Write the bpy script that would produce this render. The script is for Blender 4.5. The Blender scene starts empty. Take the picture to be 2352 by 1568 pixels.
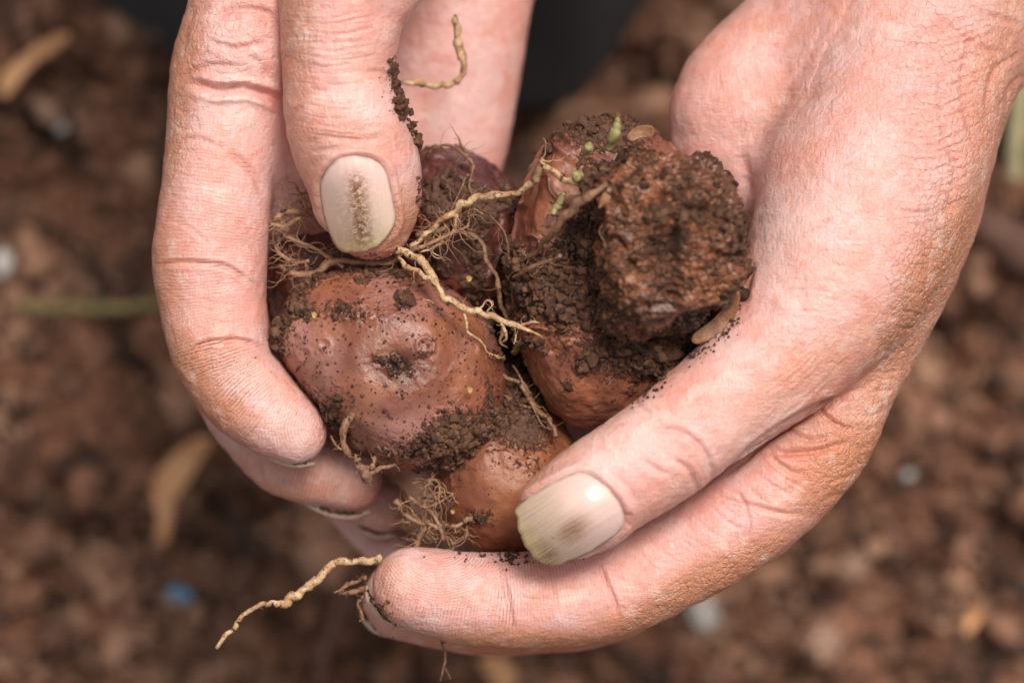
import bpy, math, random
import numpy as np

# ------------------------------------------------------------------ camera, sky, sun, exposure
SC = bpy.context.scene
GROUND = 190.0            # mm between the focus plane and the soil
CAMD = 600.0              # mm from the camera to the focus plane
PXMM = 14.0               # photograph pixels (2352 wide) per mm in the focus plane

cam_d = bpy.data.cameras.new('camera')
cam = bpy.data.objects.new('camera', cam_d)
SC.collection.objects.link(cam)
SC.camera = cam
cam.location = (0, 0, (GROUND + CAMD) / 1000)
cam.rotation_euler = (0, 0, 0)
cam_d.sensor_width = 36
cam_d.lens = 36 * CAMD / (2352 / PXMM)
cam_d.clip_start = 0.02
cam_d.clip_end = 50
cam_d.dof.use_dof = True
cam_d.dof.focus_distance = CAMD / 1000
cam_d.dof.aperture_fstop = 8.6

W = bpy.data.worlds.new('World'); SC.world = W; W.use_nodes = True
wn = W.node_tree.nodes; wl = W.node_tree.links
sky = wn.new('ShaderNodeTexSky'); sky.sky_type = 'NISHITA'; sky.sun_disc = False
SUN_EL, SUN_AZ = 62.0, 28.0       # azimuth clockwise from +Y
sky.sun_elevation = math.radians(SUN_EL); sky.sun_rotation = math.radians(SUN_AZ)
sky.dust_density = 6.0; sky.air_density = 1.0; sky.ozone_density = 0.6
wn['Background'].inputs['Strength'].default_value = 0.058
hs = wn.new('ShaderNodeHueSaturation'); hs.inputs['Saturation'].default_value = 0.02   # overcast: the blue is washed out
wl.new(sky.outputs[0], hs.inputs['Color']); wl.new(hs.outputs[0], wn['Background'].inputs['Color'])
sd = bpy.data.lights.new('sun', 'SUN'); so = bpy.data.objects.new('sun', sd)
SC.collection.objects.link(so)
sd.energy = 1.5; sd.angle = math.radians(18); sd.color = (1.0, 0.94, 0.86)
so.rotation_euler = (math.radians(90 - SUN_EL), 0, math.radians(180 - SUN_AZ) )
so.location = (0, 0.3, 2)
SC.view_settings.view_transform = 'Standard'; SC.view_settings.look = 'None'
SC.view_settings.gamma = 1.0; SC.view_settings.use_curve_mapping = False
SC.view_settings.exposure = 0.90
SC.cycles.use_denoising = True
SC.cycles.max_bounces = 6

# ------------------------------------------------------------------ helpers
random.seed(7)
RNG = np.random.default_rng(7)

def P(px, py, z):
    s = (CAMD - z) / CAMD
    return np.array([(px - 1176) / PXMM * s, (784 - py) / PXMM * s, z], float)

def unproj(v):
    s = CAMD / (CAMD - v[:, 2])
    return v[:, 0] * s * PXMM + 1176, 784 - v[:, 1] * s * PXMM

def hash3(i, j, k, seed=0):
    n = (i * 374761393 + j * 668265263 + k * 2147483647 % 1000003 + k * 974711 + seed * 1442695) & 0xffffffff
    n = ((n ^ (n >> 13)) * 1274126177) & 0xffffffff
    n = ((n ^ (n >> 16)) * 2246822519) & 0xffffffff
    return ((n ^ (n >> 15)) & 0xffffff) / float(0xffffff)

def vnoise(p, seed=0):
    f = np.floor(p); t = p - f; f = f.astype(np.int64)
    t = t * t * (3 - 2 * t)
    r = np.zeros(len(p))
    for dx in (0, 1):
        wx = t[:, 0] if dx else 1 - t[:, 0]
        for dy in (0, 1):
            wy = t[:, 1] if dy else 1 - t[:, 1]
            for dz in (0, 1):
                wz = t[:, 2] if dz else 1 - t[:, 2]
                r += wx * wy * wz * hash3(f[:, 0] + dx, f[:, 1] + dy, f[:, 2] + dz, seed)
    return r * 2 - 1

def fbm(p, oct=4, seed=0, gain=0.5):
    r = np.zeros(len(p)); a = 1.0
    for o in range(oct):
        r += a * vnoise(p * (2.03 ** o) + 17.3 * o, seed + o); a *= gain
    return r

def sstep(a, b, x):
    t = np.clip((x - a) / (b - a), 0, 1)
    return t * t * (3 - 2 * t)

def crom(pts, n):
    """Catmull-Rom through rows of pts, n samples per span"""
    pts = np.asarray(pts, float)
    if len(pts) == 2:
        return np.array([pts[0] + (pts[1] - pts[0]) * i / n for i in range(n + 1)])
    ext = np.vstack([2 * pts[0] - pts[1], pts, 2 * pts[-1] - pts[-2]])
    out = []
    for i in range(1, len(ext) - 2):
        a, b, c, d = ext[i - 1], ext[i], ext[i + 1], ext[i + 2]
        for k in range(n):
            t = k / n
            out.append(0.5 * (2 * b + (c - a) * t + (2 * a - 5 * b + 4 * c - d) * t * t + (3 * b - a - 3 * c + d) * t ** 3))
    out.append(ext[-2])
    return np.array(out)

def closed_crom(pts, n):
    pts = np.asarray(pts, float); m = len(pts); out = []
    for i in range(m):
        a, b, c, d = pts[i - 1], pts[i], pts[(i + 1) % m], pts[(i + 2) % m]
        for k in range(n):
            t = k / n
            out.append(0.5 * (2 * b + (c - a) * t + (2 * a - 5 * b + 4 * c - d) * t * t + (3 * b - a - 3 * c + d) * t ** 3))
    return np.array(out)

def seg_dist(x, y, poly):
    """distance (and normalised arc position) from points to a polyline, 2-D"""
    poly = np.asarray(poly, float)
    best = np.full(len(x), 1e9); tt = np.zeros(len(x))
    L = np.r_[0, np.cumsum(np.hypot(*np.diff(poly, axis=0).T))]
    for i in range(len(poly) - 1):
        ax, ay = poly[i]; bx, by = poly[i + 1]
        dx, dy = bx - ax, by - ay; q = dx * dx + dy * dy + 1e-9
        t = np.clip(((x - ax) * dx + (y - ay) * dy) / q, 0, 1)
        d = np.hypot(x - ax - t * dx, y - ay - t * dy)
        m = d < best
        best[m] = d[m]; tt[m] = (L[i] + t[m] * (L[i + 1] - L[i])) / L[-1]
    return best, tt

def inside(x, y, poly):
    poly = np.asarray(poly, float); r = np.zeros(len(x), bool); n = len(poly)
    for i in range(n):
        x1, y1 = poly[i]; x2, y2 = poly[(i + 1) % n]
        if y1 == y2: continue
        c = ((y1 > y) != (y2 > y)) & (x < (x2 - x1) * (y - y1) / (y2 - y1) + x1)
        r ^= c
    return r

def vnormals(v, q):
    n = np.zeros_like(v)
    if q.shape[1] == 4:
        fn = np.cross(v[q[:, 2]] - v[q[:, 0]], v[q[:, 3]] - v[q[:, 1]])
    else:
        fn = np.cross(v[q[:, 1]] - v[q[:, 0]], v[q[:, 2]] - v[q[:, 0]])
    for k in range(q.shape[1]):
        for c in range(3):
            n[:, c] += np.bincount(q[:, k], fn[:, c], len(v))
    return n / (np.linalg.norm(n, axis=1, keepdims=True) + 1e-12)

def mesh_obj(name, v, faces, mat, parent=None, attrs=None, smooth=True):
    """v in mm in the view frame; faces an (n,3|4) array or a list of such arrays"""
    if not isinstance(faces, (list, tuple)): faces = [faces]
    v = np.asarray(v, float)
    me = bpy.data.meshes.new(name)
    co = v.copy(); co[:, 2] += GROUND; co *= 0.001
    me.vertices.add(len(co)); me.vertices.foreach_set('co', co.astype(np.float32).ravel())
    nl = sum(f.size for f in faces); npoly = sum(len(f) for f in faces)
    me.loops.add(nl); me.polygons.add(npoly)
    me.loops.foreach_set('vertex_index', np.concatenate([f.ravel() for f in faces]).astype(np.int32))
    starts = []; s = 0
    for f in faces:
        starts.append(s + np.arange(len(f)) * f.shape[1]); s += f.size
    me.polygons.foreach_set('loop_start', np.concatenate(starts).astype(np.int32))
    me.update(calc_edges=True)
    me.polygons.foreach_set('use_smooth', np.full(npoly, smooth))
    for k, a in (attrs or {}).items():
        at = me.attributes.new(k, 'FLOAT', 'POINT'); at.data.foreach_set('value', np.asarray(a, np.float32))
    me.materials.append(mat)
    o = bpy.data.objects.new(name, me); SC.collection.objects.link(o)
    if parent: o.parent = parent
    return o

def tag(o, label=None, cat=None, group=None, kind=None):
    if label: o['label'] = label
    if cat: o['category'] = cat
    if group: o['group'] = group
    if kind: o['kind'] = kind
    return o

# ------------------------------------------------------------------ materials
class NT:
    def __init__(s, name):
        s.m = bpy.data.materials.new(name); s.m.use_nodes = True
        s.t = s.m.node_tree; s.b = s.t.nodes['Principled BSDF']; s.L = s.t.links
        tc = s.t.nodes.new('ShaderNodeTexCoord')
        s.obj = s.vm('SCALE', tc.outputs['Object'], scale=1000.0)   # millimetres
    def vm(s, op, a, b=None, scale=None):
        n = s.t.nodes.new('ShaderNodeVectorMath'); n.operation = op
        s.put(n.inputs[0], a)
        if b is not None: s.put(n.inputs[1], b)
        if scale is not None: s.put(n.inputs['Scale'], scale)
        return n.outputs[0]
    def put(s, i, v):
        if isinstance(v, (int, float)): i.default_value = v
        elif isinstance(v, (tuple, list)):
            i.default_value = tuple(v) + ((1,) if len(v) == 3 and i.type == 'RGBA' else ())
        else: s.L.new(v, i)
    def noise(s, scale, detail=4, rough=0.55, dist=0, vec=None, color=False):
        n = s.t.nodes.new('ShaderNodeTexNoise'); s.L.new(vec or s.obj, n.inputs['Vector'])
        n.inputs['Scale'].default_value = scale; n.inputs['Detail'].default_value = detail
        n.inputs['Roughness'].default_value = rough; n.inputs['Distortion'].default_value = dist
        return n.outputs['Color' if color else 'Fac']
    def vor(s, scale, feature='F1', vec=None, rnd=1.0):
        n = s.t.nodes.new('ShaderNodeTexVoronoi'); n.feature = feature; s.L.new(vec or s.obj, n.inputs['Vector'])
        n.inputs['Scale'].default_value = scale; n.inputs['Randomness'].default_value = rnd
        return n.outputs['Distance']
    def math(s, op, a, b=0.0, c=None, clamp=False):
        n = s.t.nodes.new('ShaderNodeMath'); n.operation = op; n.use_clamp = clamp
        s.put(n.inputs[0], a); s.put(n.inputs[1], b)
        if c is not None: s.put(n.inputs[2], c)
        return n.outputs[0]
    def rng(s, v, a, b, c=0.0, d=1.0):
        n = s.t.nodes.new('ShaderNodeMapRange'); n.interpolation_type = 'SMOOTHSTEP'
        s.put(n.inputs[0], v)
        for i, q in zip((1, 2, 3, 4), (a, b, c, d)): n.inputs[i].default_value = q
        return n.outputs[0]
    def mix(s, f, a, b, mode='MIX'):
        n = s.t.nodes.new('ShaderNodeMix'); n.data_type = 'RGBA'; n.blend_type = mode
        s.put(n.inputs[0], f); s.put(n.inputs[6], a); s.put(n.inputs[7], b)
        return n.outputs[2]
    def attr(s, name):
        n = s.t.nodes.new('ShaderNodeAttribute'); n.attribute_name = name
        return n.outputs['Fac']
    def bump(s, h, dist, strength=1.0, normal=None):
        n = s.t.nodes.new('ShaderNodeBump'); n.inputs['Strength'].default_value = strength
        n.inputs['Distance'].default_value = dist; s.L.new(h, n.inputs['Height'])
        if normal is not None: s.L.new(normal, n.inputs['Normal'])
        return n.outputs[0]
    def set(s, **k):
        for a, v in k.items(): s.put(s.b.inputs[a.replace('_', ' ')], v)
        return s

def skin_material():
    s = NT('skin')
    A = {k: s.attr(k) for k in ('arc', 'arc2', 'whorl', 'ridge', 'wrinkle', 'tan', 'red', 'dirt', 'pale', 'across')}
    n1 = s.noise(0.09, 4, 0.6); n2 = s.noise(0.5, 4, 0.6); n3 = s.noise(2.2, 3, 0.6)
    pink = s.mix(s.rng(n1, 0.35, 0.65), (0.78, 0.48, 0.445), (0.75, 0.36, 0.30))
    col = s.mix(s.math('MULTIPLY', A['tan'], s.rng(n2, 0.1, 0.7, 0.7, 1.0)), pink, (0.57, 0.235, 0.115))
    col = s.mix(s.math('MULTIPLY', A['red'], 0.8), col, (0.60, 0.14, 0.09))
    col = s.mix(s.math('MULTIPLY', A['pale'], 0.8), col, (0.82, 0.60, 0.54))
    # mottling of the blood under the skin, small brown flecks
    col = s.mix(s.rng(n2, 0.50, 0.72, 0, 0.42), col, (0.68, 0.24, 0.17))
    col = s.mix(s.rng(s.noise(0.22, 3, 0.6), 0.52, 0.72, 0, 0.5), col, (0.84, 0.58, 0.50))
    col = s.mix(s.rng(s.noise(0.16, 3, 0.6, 0, s.vm('ADD', s.obj, (50, 20, 9))), 0.54, 0.72, 0, 0.45), col, (0.70, 0.30, 0.19))
    col = s.mix(s.rng(n3, 0.55, 0.75, 0, 0.4), col, (0.80, 0.52, 0.42))
    # ridges of the finger skin: fine rings with a slow warp
    warp = s.noise(0.13, 2, 0.5)
    ph = s.math('ADD', s.math('MULTIPLY', A['arc'], 11.0), s.math('MULTIPLY', warp, 16.0))
    ph = s.math('ADD', ph, s.math('MULTIPLY', s.noise(0.9, 2), 2.2))
    rid = s.math('SINE', ph)
    rid2 = s.math('SINE', s.math('ADD', s.math('MULTIPLY', A['arc2'], 11.0), s.math('ADD', s.math('MULTIPLY', warp, 18.0), s.math('MULTIPLY', s.noise(0.9, 2), 3.0))))
    rid = s.math('ADD', s.math('MULTIPLY', rid, s.math('SUBTRACT', 1.0, A['whorl'])), s.math('MULTIPLY', rid2, A['whorl']))
    rid = s.math('MULTIPLY', rid, A['ridge'])
    # leathery wrinkle net
    st = s.vm('ADD', s.obj, s.vm('SCALE', s.noise(0.35, 3, color=True), scale=1.6))
    v1 = s.vor(0.75, 'DISTANCE_TO_EDGE', st); v2 = s.vor(1.9, 'DISTANCE_TO_EDGE', st)
    net = s.math('ADD', s.rng(v1, 0.0, 0.16), s.math('MULTIPLY', s.rng(v2, 0.0, 0.18), 0.5))
    net = s.math('MULTIPLY', net, A['wrinkle'])
    crease_col = s.math('MULTIPLY', s.rng(v1, 0.0, 0.07, 1, 0), A['wrinkle'])
    col = s.mix(s.math('MULTIPLY', crease_col, 0.38), col, (0.46, 0.19, 0.12))
    # soil rubbed into the ridges
    dl = s.math('MULTIPLY', s.rng(rid, -0.2, -0.8), s.rng(s.noise(0.9, 4, 0.7), 0.36, 0.54))
    dn = s.rng(s.noise(3.0, 3, 0.7), 0.60, 0.72)
    dm = s.math('MULTIPLY', A['dirt'], s.math('MAXIMUM', s.math('MULTIPLY', dl, 0.85), s.math('MULTIPLY', dn, 0.7)))
    col = s.mix(dm, col, (0.16, 0.075, 0.045))
    # a few grains of dust everywhere
    gr = s.rng(s.vor(0.55), 0.0, 0.075, 1, 0)
    col = s.mix(s.math('MULTIPLY', gr, s.rng(s.noise(0.2), 0.5, 0.62, 0, 0.7)), col, (0.20, 0.10, 0.06))
    h = s.math('ADD', s.math('MULTIPLY', s.math('MULTIPLY', rid, s.rng(s.noise(0.5, 3, 0.6), 0.3, 0.6, 0.35, 1.0)), 0.017), s.math('MULTIPLY', net, 0.13))
    h = s.math('ADD', h, s.math('MULTIPLY', s.noise(1.1, 5, 0.65), 0.12))
    # fine criss-cross lines
    sv = s.vm('MULTIPLY', s.obj, (2.2, 0.5, 0.9)); sv2 = s.vm('MULTIPLY', s.obj, (0.6, 2.0, 0.9))
    h = s.math('ADD', h, s.math('MULTIPLY', s.math('ADD', s.noise(1.0, 3, 0.6, 0.6, sv), s.noise(1.0, 3, 0.6, 0.6, sv2)), 0.19))
    s.set(Base_Color=col, Roughness=s.rng(s.noise(1.5, 3), 0.3, 0.7, 0.27, 0.42), Normal=s.bump(h, 0.001, 1.0))
    s.set(Subsurface_Weight=0.38, Subsurface_Scale=0.0022, Subsurface_Radius=(1.0, 0.28, 0.15), Specular_IOR_Level=0.5)
    return s.m

def nail_material():
    s = NT('nail')
    u, v, d = s.attr('nu'), s.attr('nv'), s.attr('nd')   # across, along (0 base .. 1 tip), dirt
    cv = s.t.nodes.new('ShaderNodeCombineXYZ'); s.put(cv.inputs[0], s.math('MULTIPLY', u, 1.0)); s.put(cv.inputs[1], s.math('MULTIPLY', v, 0.55))
    stria = s.noise(3.0, 4, 0.6, 0, cv.outputs[0])
    cd = s.t.nodes.new('ShaderNodeCombineXYZ'); s.put(cd.inputs[0], s.math('MULTIPLY', u, 0.7)); s.put(cd.inputs[1], s.math('MULTIPLY', v, 16.0))
    ce = s.t.nodes.new('ShaderNodeCombineXYZ'); s.put(ce.inputs[0], s.math('MULTIPLY', u, 6.5)); s.put(ce.inputs[1], s.math('MULTIPLY', v, 1.6))
    dirt = s.math('MULTIPLY', s.math('ADD', s.math('MULTIPLY', s.noise(1.4, 6, 0.8, 0.3, cd.outputs[0]), s.attr('barb')), s.math('MULTIPLY', s.noise(1.0, 5, 0.7, 0.2, ce.outputs[0]), s.math('SUBTRACT', 1.0, s.attr('barb')))), 1.0)
    col = s.mix(s.rng(v, 0.2, 0.8), (0.76, 0.51, 0.45), (0.77, 0.57, 0.43))
    col = s.mix(s.rng(v, 0.78, 0.98), col, (0.78, 0.62, 0.31))
    col = s.mix(s.rng(stria, 0.45, 0.75, 0, 0.45), col, (0.84, 0.64, 0.58))
    col = s.mix(s.math('MULTIPLY', d, s.rng(dirt, 0.36, 0.57)), col, (0.23, 0.085, 0.022))
    col = s.mix(s.math('MULTIPLY', s.attr('rim'), 1.0), col, (0.20, 0.11, 0.06))
    h = s.math('MULTIPLY', stria, 0.05)
    s.set(Base_Color=col, Roughness=0.30, Normal=s.bump(h, 0.001, 0.8), Specular_IOR_Level=0.5,
          Subsurface_Weight=0.12, Subsurface_Scale=0.001, Subsurface_Radius=(1, 0.6, 0.4))
    return s.m

def corm_material(name, skin_a, skin_b, sheen, wet):
    s = NT(name)
    soil = s.attr('soil'); dark = s.attr('dark')
    n1 = s.noise(0.10, 5, 0.6, 0.3); n2 = s.noise(0.5, 5, 0.65); n3 = s.noise(2.5, 4, 0.7)
    col = s.mix(s.rng(n1, 0.38, 0.62), skin_a, skin_b)
    col = s.mix(s.math('MULTIPLY', s.rng(s.noise(0.07, 3), 0.42, 0.72), s.attr('painted_sheen')), col, sheen)  # sheen painted into the base colour as noise patches of reflection tint
    col = s.mix(s.rng(n2, 0.54, 0.76, 0, 0.45), col, (0.10, 0.035, 0.022))
    # thin smeared mud film and specks
    nl = s.noise(1.3, 6, 0.72, 0.0)
    thr = s.math('ADD', nl, s.math('MULTIPLY', soil, 0.34))
    sm = s.rng(thr, 0.68, 0.80)
    sc = s.mix(s.noise(1.3, 4, 0.7), (0.030, 0.015, 0.010), (0.20, 0.105, 0.07))
    col = s.mix(sm, col, sc)
    spk = s.math('MULTIPLY', s.rng(s.vor(0.9), 0.08, 0.22, 1, 0), s.rng(s.noise(0.35, 2), 0.42, 0.6))
    col = s.mix(spk, col, (0.04, 0.022, 0.016))
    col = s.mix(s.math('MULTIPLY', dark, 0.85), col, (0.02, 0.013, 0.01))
    h = s.math('ADD', s.math('MULTIPLY', n3, 0.09), s.math('MULTIPLY', sm, 0.25))
    h = s.math('ADD', h, s.math('MULTIPLY', n2, 0.14))
    r = s.rng(s.math('ADD', sm, s.math('MULTIPLY', n3, 0.5)), 0.2, 1.2, wet, 0.75)
    s.set(Base_Color=col, Roughness=r, Normal=s.bump(h, 0.001, 1.0), Specular_IOR_Level=s.math('SUBTRACT', 0.55, s.math('MULTIPLY', sm, 0.4)))
    return s.m

def soil_material(name, a, b, c, wet=0.45, sc=1.0):
    s = NT(name)
    n = s.noise(0.11 * sc, 5, 0.6); m = s.noise(0.9 * sc, 5, 0.75)
    col = s.mix(s.rng(n, 0.35, 0.65), a, b)
    col = s.mix(s.rng(m, 0.50, 0.74), col, c)
    col = s.mix(s.rng(s.attr('tone'), 0.0, 1.0, 0, 0.75), col, c)
    h = s.math('ADD', s.math('MULTIPLY', m, 0.5), s.math('MULTIPLY', s.noise(3.5 * sc, 4, 0.7), 0.25))
    s.set(Base_Color=col, Roughness=s.rng(m, 0.3, 0.7, wet, 0.9), Normal=s.bump(h, 0.001, 1.0), Specular_IOR_Level=s.rng(m, 0.45, 0.62, 0.6, 0.06))
    return s.m

def simple_material(name, a, b, scale=0.5, rough=0.6, bump=0.15, sss=0.0):
    s = NT(name)
    n = s.noise(scale, 5, 0.65)
    s.set(Base_Color=s.mix(s.rng(n, 0.35, 0.65), a, b), Roughness=rough,
          Normal=s.bump(s.math('MULTIPLY', s.noise(scale * 3, 4), bump), 0.001, 1.0))
    if sss: s.set(Subsurface_Weight=sss, Subsurface_Scale=0.001)
    return s.m

def root_material(name, a, b, dark):
    s = NT(name)
    n = s.noise(0.5, 4, 0.6); m = s.noise(1.6, 4, 0.7)
    col = s.mix(s.rng(n, 0.35, 0.65), a, b)
    col = s.mix(s.math('MULTIPLY', s.rng(m, 0.54, 0.64), dark), col, (0.07, 0.035, 0.02))
    s.set(Base_Color=col, Roughness=0.55, Normal=s.bump(s.math('MULTIPLY', m, 0.3), 0.001, 1.0),
          Subsurface_Weight=0.1, Subsurface_Scale=0.0006)
    return s.m

M_SKIN = skin_material(); M_NAIL = nail_material()
M_CORM = corm_material('corm_skin', (0.33, 0.115, 0.055), (0.21, 0.068, 0.040), (0.40, 0.185, 0.155), 0.30)
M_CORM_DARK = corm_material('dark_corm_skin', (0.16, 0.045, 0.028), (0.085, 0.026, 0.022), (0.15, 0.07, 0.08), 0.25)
M_CORM_MUD = corm_material('muddy_corm_skin', (0.27, 0.095, 0.04), (0.13, 0.05, 0.026), (0.2, 0.1, 0.06), 0.26)
M_CORM_TAN = corm_material('tan_corm_skin', (0.31, 0.105, 0.045), (0.22, 0.07, 0.035), (0.38, 0.17, 0.10), 0.40)
M_SOIL = soil_material('wet_soil', (0.05, 0.026, 0.018), (0.09, 0.05, 0.036), (0.16, 0.095, 0.07), 0.35)
M_CLOD = soil_material('clod_soil', (0.045, 0.018, 0.010), (0.15, 0.060, 0.032), (0.34, 0.17, 0.095), 0.25, 2.0)
M_GROUND = soil_material('ground_soil', (0.020, 0.009, 0.005), (0.19, 0.078, 0.043), (0.34, 0.155, 0.092), 0.5, 0.9)
M_CRUMB = soil_material('crumb_soil', (0.020, 0.009, 0.005), (0.26, 0.108, 0.060), (0.55, 0.30, 0.19), 0.35, 0.9)
M_ROOT = root_material('pale_root', (0.68, 0.46, 0.26), (0.47, 0.25, 0.12), 0.8)
M_ROOT_BR = root_material('brown_root', (0.33, 0.17, 0.09), (0.22, 0.105, 0.06), 0.8)
M_HAIR_ROOT = root_material('fine_root', (0.40, 0.22, 0.12), (0.26, 0.13, 0.075), 0.5)
# ------------------------------------------------------------------ hands: one implicit surface each
VOX = 0.42

def tube(pts, fl=1.0, n=None, kind='f', k=2.5):
    """pts rows: px, py, z(mm), r(px) [, k blend in mm];  fl flattens along the view axis"""
    rows = []
    for p in pts:
        kk = p[4] if len(p) > 4 else k
        c = P(p[0], p[1], p[2]); r = p[3] / PXMM * (CAMD - p[2]) / CAMD
        rows.append([*c, r, kk])
    rows = np.array(rows)
    L = np.mean(np.linalg.norm(np.diff(rows[:, :3], axis=0), axis=1)) if len(rows) > 1 else 1
    c = crom(rows, n or max(2, int(round(L / 3.0)))) if len(rows) > 1 else rows
    return dict(c=c, fl=fl, kind=kind)

def build_field(tubes, lo, hi):
    dims = np.ceil((hi - lo) / VOX).astype(int) + 1
    F = np.full(dims, 9.0, np.float32)
    ax = [lo[i] + VOX * np.arange(dims[i]) for i in range(3)]
    M = 9.0
    for t in tubes:
        c, fl = t['c'], t['fl']
        T = np.full(dims, 9.0, np.float32); K = np.full(dims, 1.0, np.float32)
        segs = [(c[i], c[i + 1]) for i in range(len(c) - 1)] or [(c[0], c[0] + 1e-4)]
        glo = np.array(dims); ghi = np.zeros(3, int)
        for a, b in segs:
            rm = max(a[3], b[3]) + M * 0.6
            l = np.minimum(a[:3], b[:3]) - rm; h = np.maximum(a[:3], b[:3]) + rm
            i0 = np.maximum(np.floor((l - lo) / VOX).astype(int), 0); i1 = np.minimum(np.ceil((h - lo) / VOX).astype(int) + 1, dims)
            if np.any(i1 <= i0): continue
            glo = np.minimum(glo, i0); ghi = np.maximum(ghi, i1)
            X = ax[0][i0[0]:i1[0]][:, None, None]; Y = ax[1][i0[1]:i1[1]][None, :, None]; Z = ax[2][i0[2]:i1[2]][None, None, :]
            d = b[:3] - a[:3]; q = float(d @ d) + 1e-9
            tt = np.clip(((X - a[0]) * d[0] + (Y - a[1]) * d[1] + (Z - a[2]) * d[2]) / q, 0, 1).astype(np.float32)
            dist = np.sqrt((X - a[0] - tt * d[0]) ** 2 + (Y - a[1] - tt * d[1]) ** 2 + ((Z - a[2] - tt * d[2]) / fl) ** 2)
            rr = a[3] + tt * (b[3] - a[3])
            dd = dist - rr
            if fl != 1.0: dd = dd * (fl + (1 - fl) * np.clip(np.hypot(X - a[0] - tt * d[0], Y - a[1] - tt * d[1]) / (dist + 1e-6), 0, 1))
            s = np.s_[i0[0]:i1[0], i0[1]:i1[1], i0[2]:i1[2]]
            m = dd < T[s]
            K[s] = np.where(m, a[4] + tt * (b[4] - a[4]), K[s])
            T[s] = np.minimum(T[s], dd)
        if np.any(ghi <= glo): continue
        s = np.s_[glo[0]:ghi[0], glo[1]:ghi[1], glo[2]:ghi[2]]
        A, B, k = F[s], T[s], K[s]
        h = np.maximum(k - np.abs(A - B), 0) / k
        F[s] = np.minimum(A, B) - h * h * k * 0.25
    return F

def surface_nets(F, lo):
    S = F < 0
    nx, ny, nz = F.shape
    C = np.zeros((nx - 1, ny - 1, nz - 1), np.int8)
    for dx in (0, 1):
        for dy in (0, 1):
            for dz in (0, 1):
                C += S[dx:nx - 1 + dx, dy:ny - 1 + dy, dz:nz - 1 + dz]
    act = (C > 0) & (C < 8)
    I = np.argwhere(act)
    idx = np.full(act.shape, -1, np.int64); idx[act] = np.arange(len(I))
    acc = np.zeros((len(I), 3)); cnt = np.zeros(len(I))
    cor = [(0,0,0),(1,0,0),(0,1,0),(1,1,0),(0,0,1),(1,0,1),(0,1,1),(1,1,1)]
    ed = [(0,1),(2,3),(4,5),(6,7),(0,2),(1,3),(4,6),(5,7),(0,4),(1,5),(2,6),(3,7)]
    vals = [F[I[:, 0] + a, I[:, 1] + b, I[:, 2] + c] for a, b, c in cor]
    for a, b in ed:
        va, vb = vals[a], vals[b]; m = (va < 0) != (vb < 0)
        t = np.where(m, va / (va - vb + 1e-12), 0)
        pa = np.array(cor[a]); pb = np.array(cor[b])
        acc += np.where(m[:, None], pa + t[:, None] * (pb - pa), 0); cnt += m
    v = lo + VOX * (I + acc / cnt[:, None])
    quads = []
    for axis in range(3):
        o = [a for a in range(3) if a != axis]
        sl0 = [slice(None)] * 3; sl1 = [slice(None)] * 3
        sl0[axis] = slice(0, -1); sl1[axis] = slice(1, None)
        cross = S[tuple(sl0)] != S[tuple(sl1)]
        E = np.argwhere(cross)
        E = E[(E[:, o[0]] > 0) & (E[:, o[1]] > 0) & (E[:, o[0]] < F.shape[o[0]] - 1) & (E[:, o[1]] < F.shape[o[1]] - 1)]
        def g(da, db):
            e = E.copy(); e[:, o[0]] -= da; e[:, o[1]] -= db
            return idx[e[:, 0], e[:, 1], e[:, 2]]
        q = np.stack([g(1, 1), g(0, 1), g(0, 0), g(1, 0)], 1)
        ins = S[E[:, 0], E[:, 1], E[:, 2]]
        flip = ins if axis != 1 else ~ins
        q[~flip] = q[~flip][:, ::-1]
        quads.append(q)
    q = np.vstack(quads); q = q[(q >= 0).all(1)]
    return v, q

def relax(v, q, it=2):
    for _ in range(it):
        s = np.zeros_like(v); n = np.zeros(len(v))
        for k in range(4):
            a, b = q[:, k], q[:, (k + 1) % 4]
            for c in range(3):
                s[:, c] += np.bincount(a, v[b, c], len(v)) + np.bincount(b, v[a, c], len(v))
            n += np.bincount(a, minlength=len(v)) + np.bincount(b, minlength=len(v))
        v = 0.5 * v + 0.5 * s / n[:, None]
    return v

def subdivide(v, q):
    e = np.vstack([q[:, [0, 1]], q[:, [1, 2]], q[:, [2, 3]], q[:, [3, 0]]])
    e.sort(1)
    ue, inv = np.unique(e[:, 0] * len(v) + e[:, 1], return_inverse=True)
    ev = (v[ue // len(v)] + v[ue % len(v)]) / 2
    fv = v[q].mean(1)
    n, m, f = len(v), len(ue), len(q)
    inv = inv.reshape(4, f) + n
    c = n + m + np.arange(f)
    nq = np.vstack([np.stack([q[:, k], inv[k], c, inv[k - 1]], 1) for k in range(4)])
    return np.vstack([v, ev, fv]), nq

def tube_param(v, tubes, kinds='f'):
    """nearest finger axis: arc length along it (mm), signed offset across, surface distance"""
    best = np.full(len(v), 1e9); arc = np.zeros(len(v)); tid = np.full(len(v), -1); rel = np.zeros(len(v))
    off = 0.0
    for ti, t in enumerate(tubes):
        c = t['c']; L = 0.0; off += 40
        tg = np.gradient(c[:, :3], axis=0); tg /= np.linalg.norm(tg, axis=1, keepdims=True)
        for i in range(len(c) - 1):
            a, b = c[i], c[i + 1]; d = b[:3] - a[:3]; ln = np.linalg.norm(d)
            tt = np.clip((v - a[:3]) @ d / (ln * ln + 1e-9), 0, 1)
            ctr = a[:3] + tt[:, None] * d
            w = v - ctr; w = w * np.array([1, 1, 1 / t['fl']])
            dist = np.linalg.norm(w, axis=1) - (a[3] + tt * (b[3] - a[3]))
            tt3 = tt[:, None]; tv = tg[i] * (1 - tt3) + tg[i + 1] * tt3
            al = L + tt * ln + ((v - ctr) * tv).sum(1)
            m = dist < best
            best[m] = dist[m]; arc[m] = (al + off)[m]; tid[m] = ti
            L += ln
    return arc, tid

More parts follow.
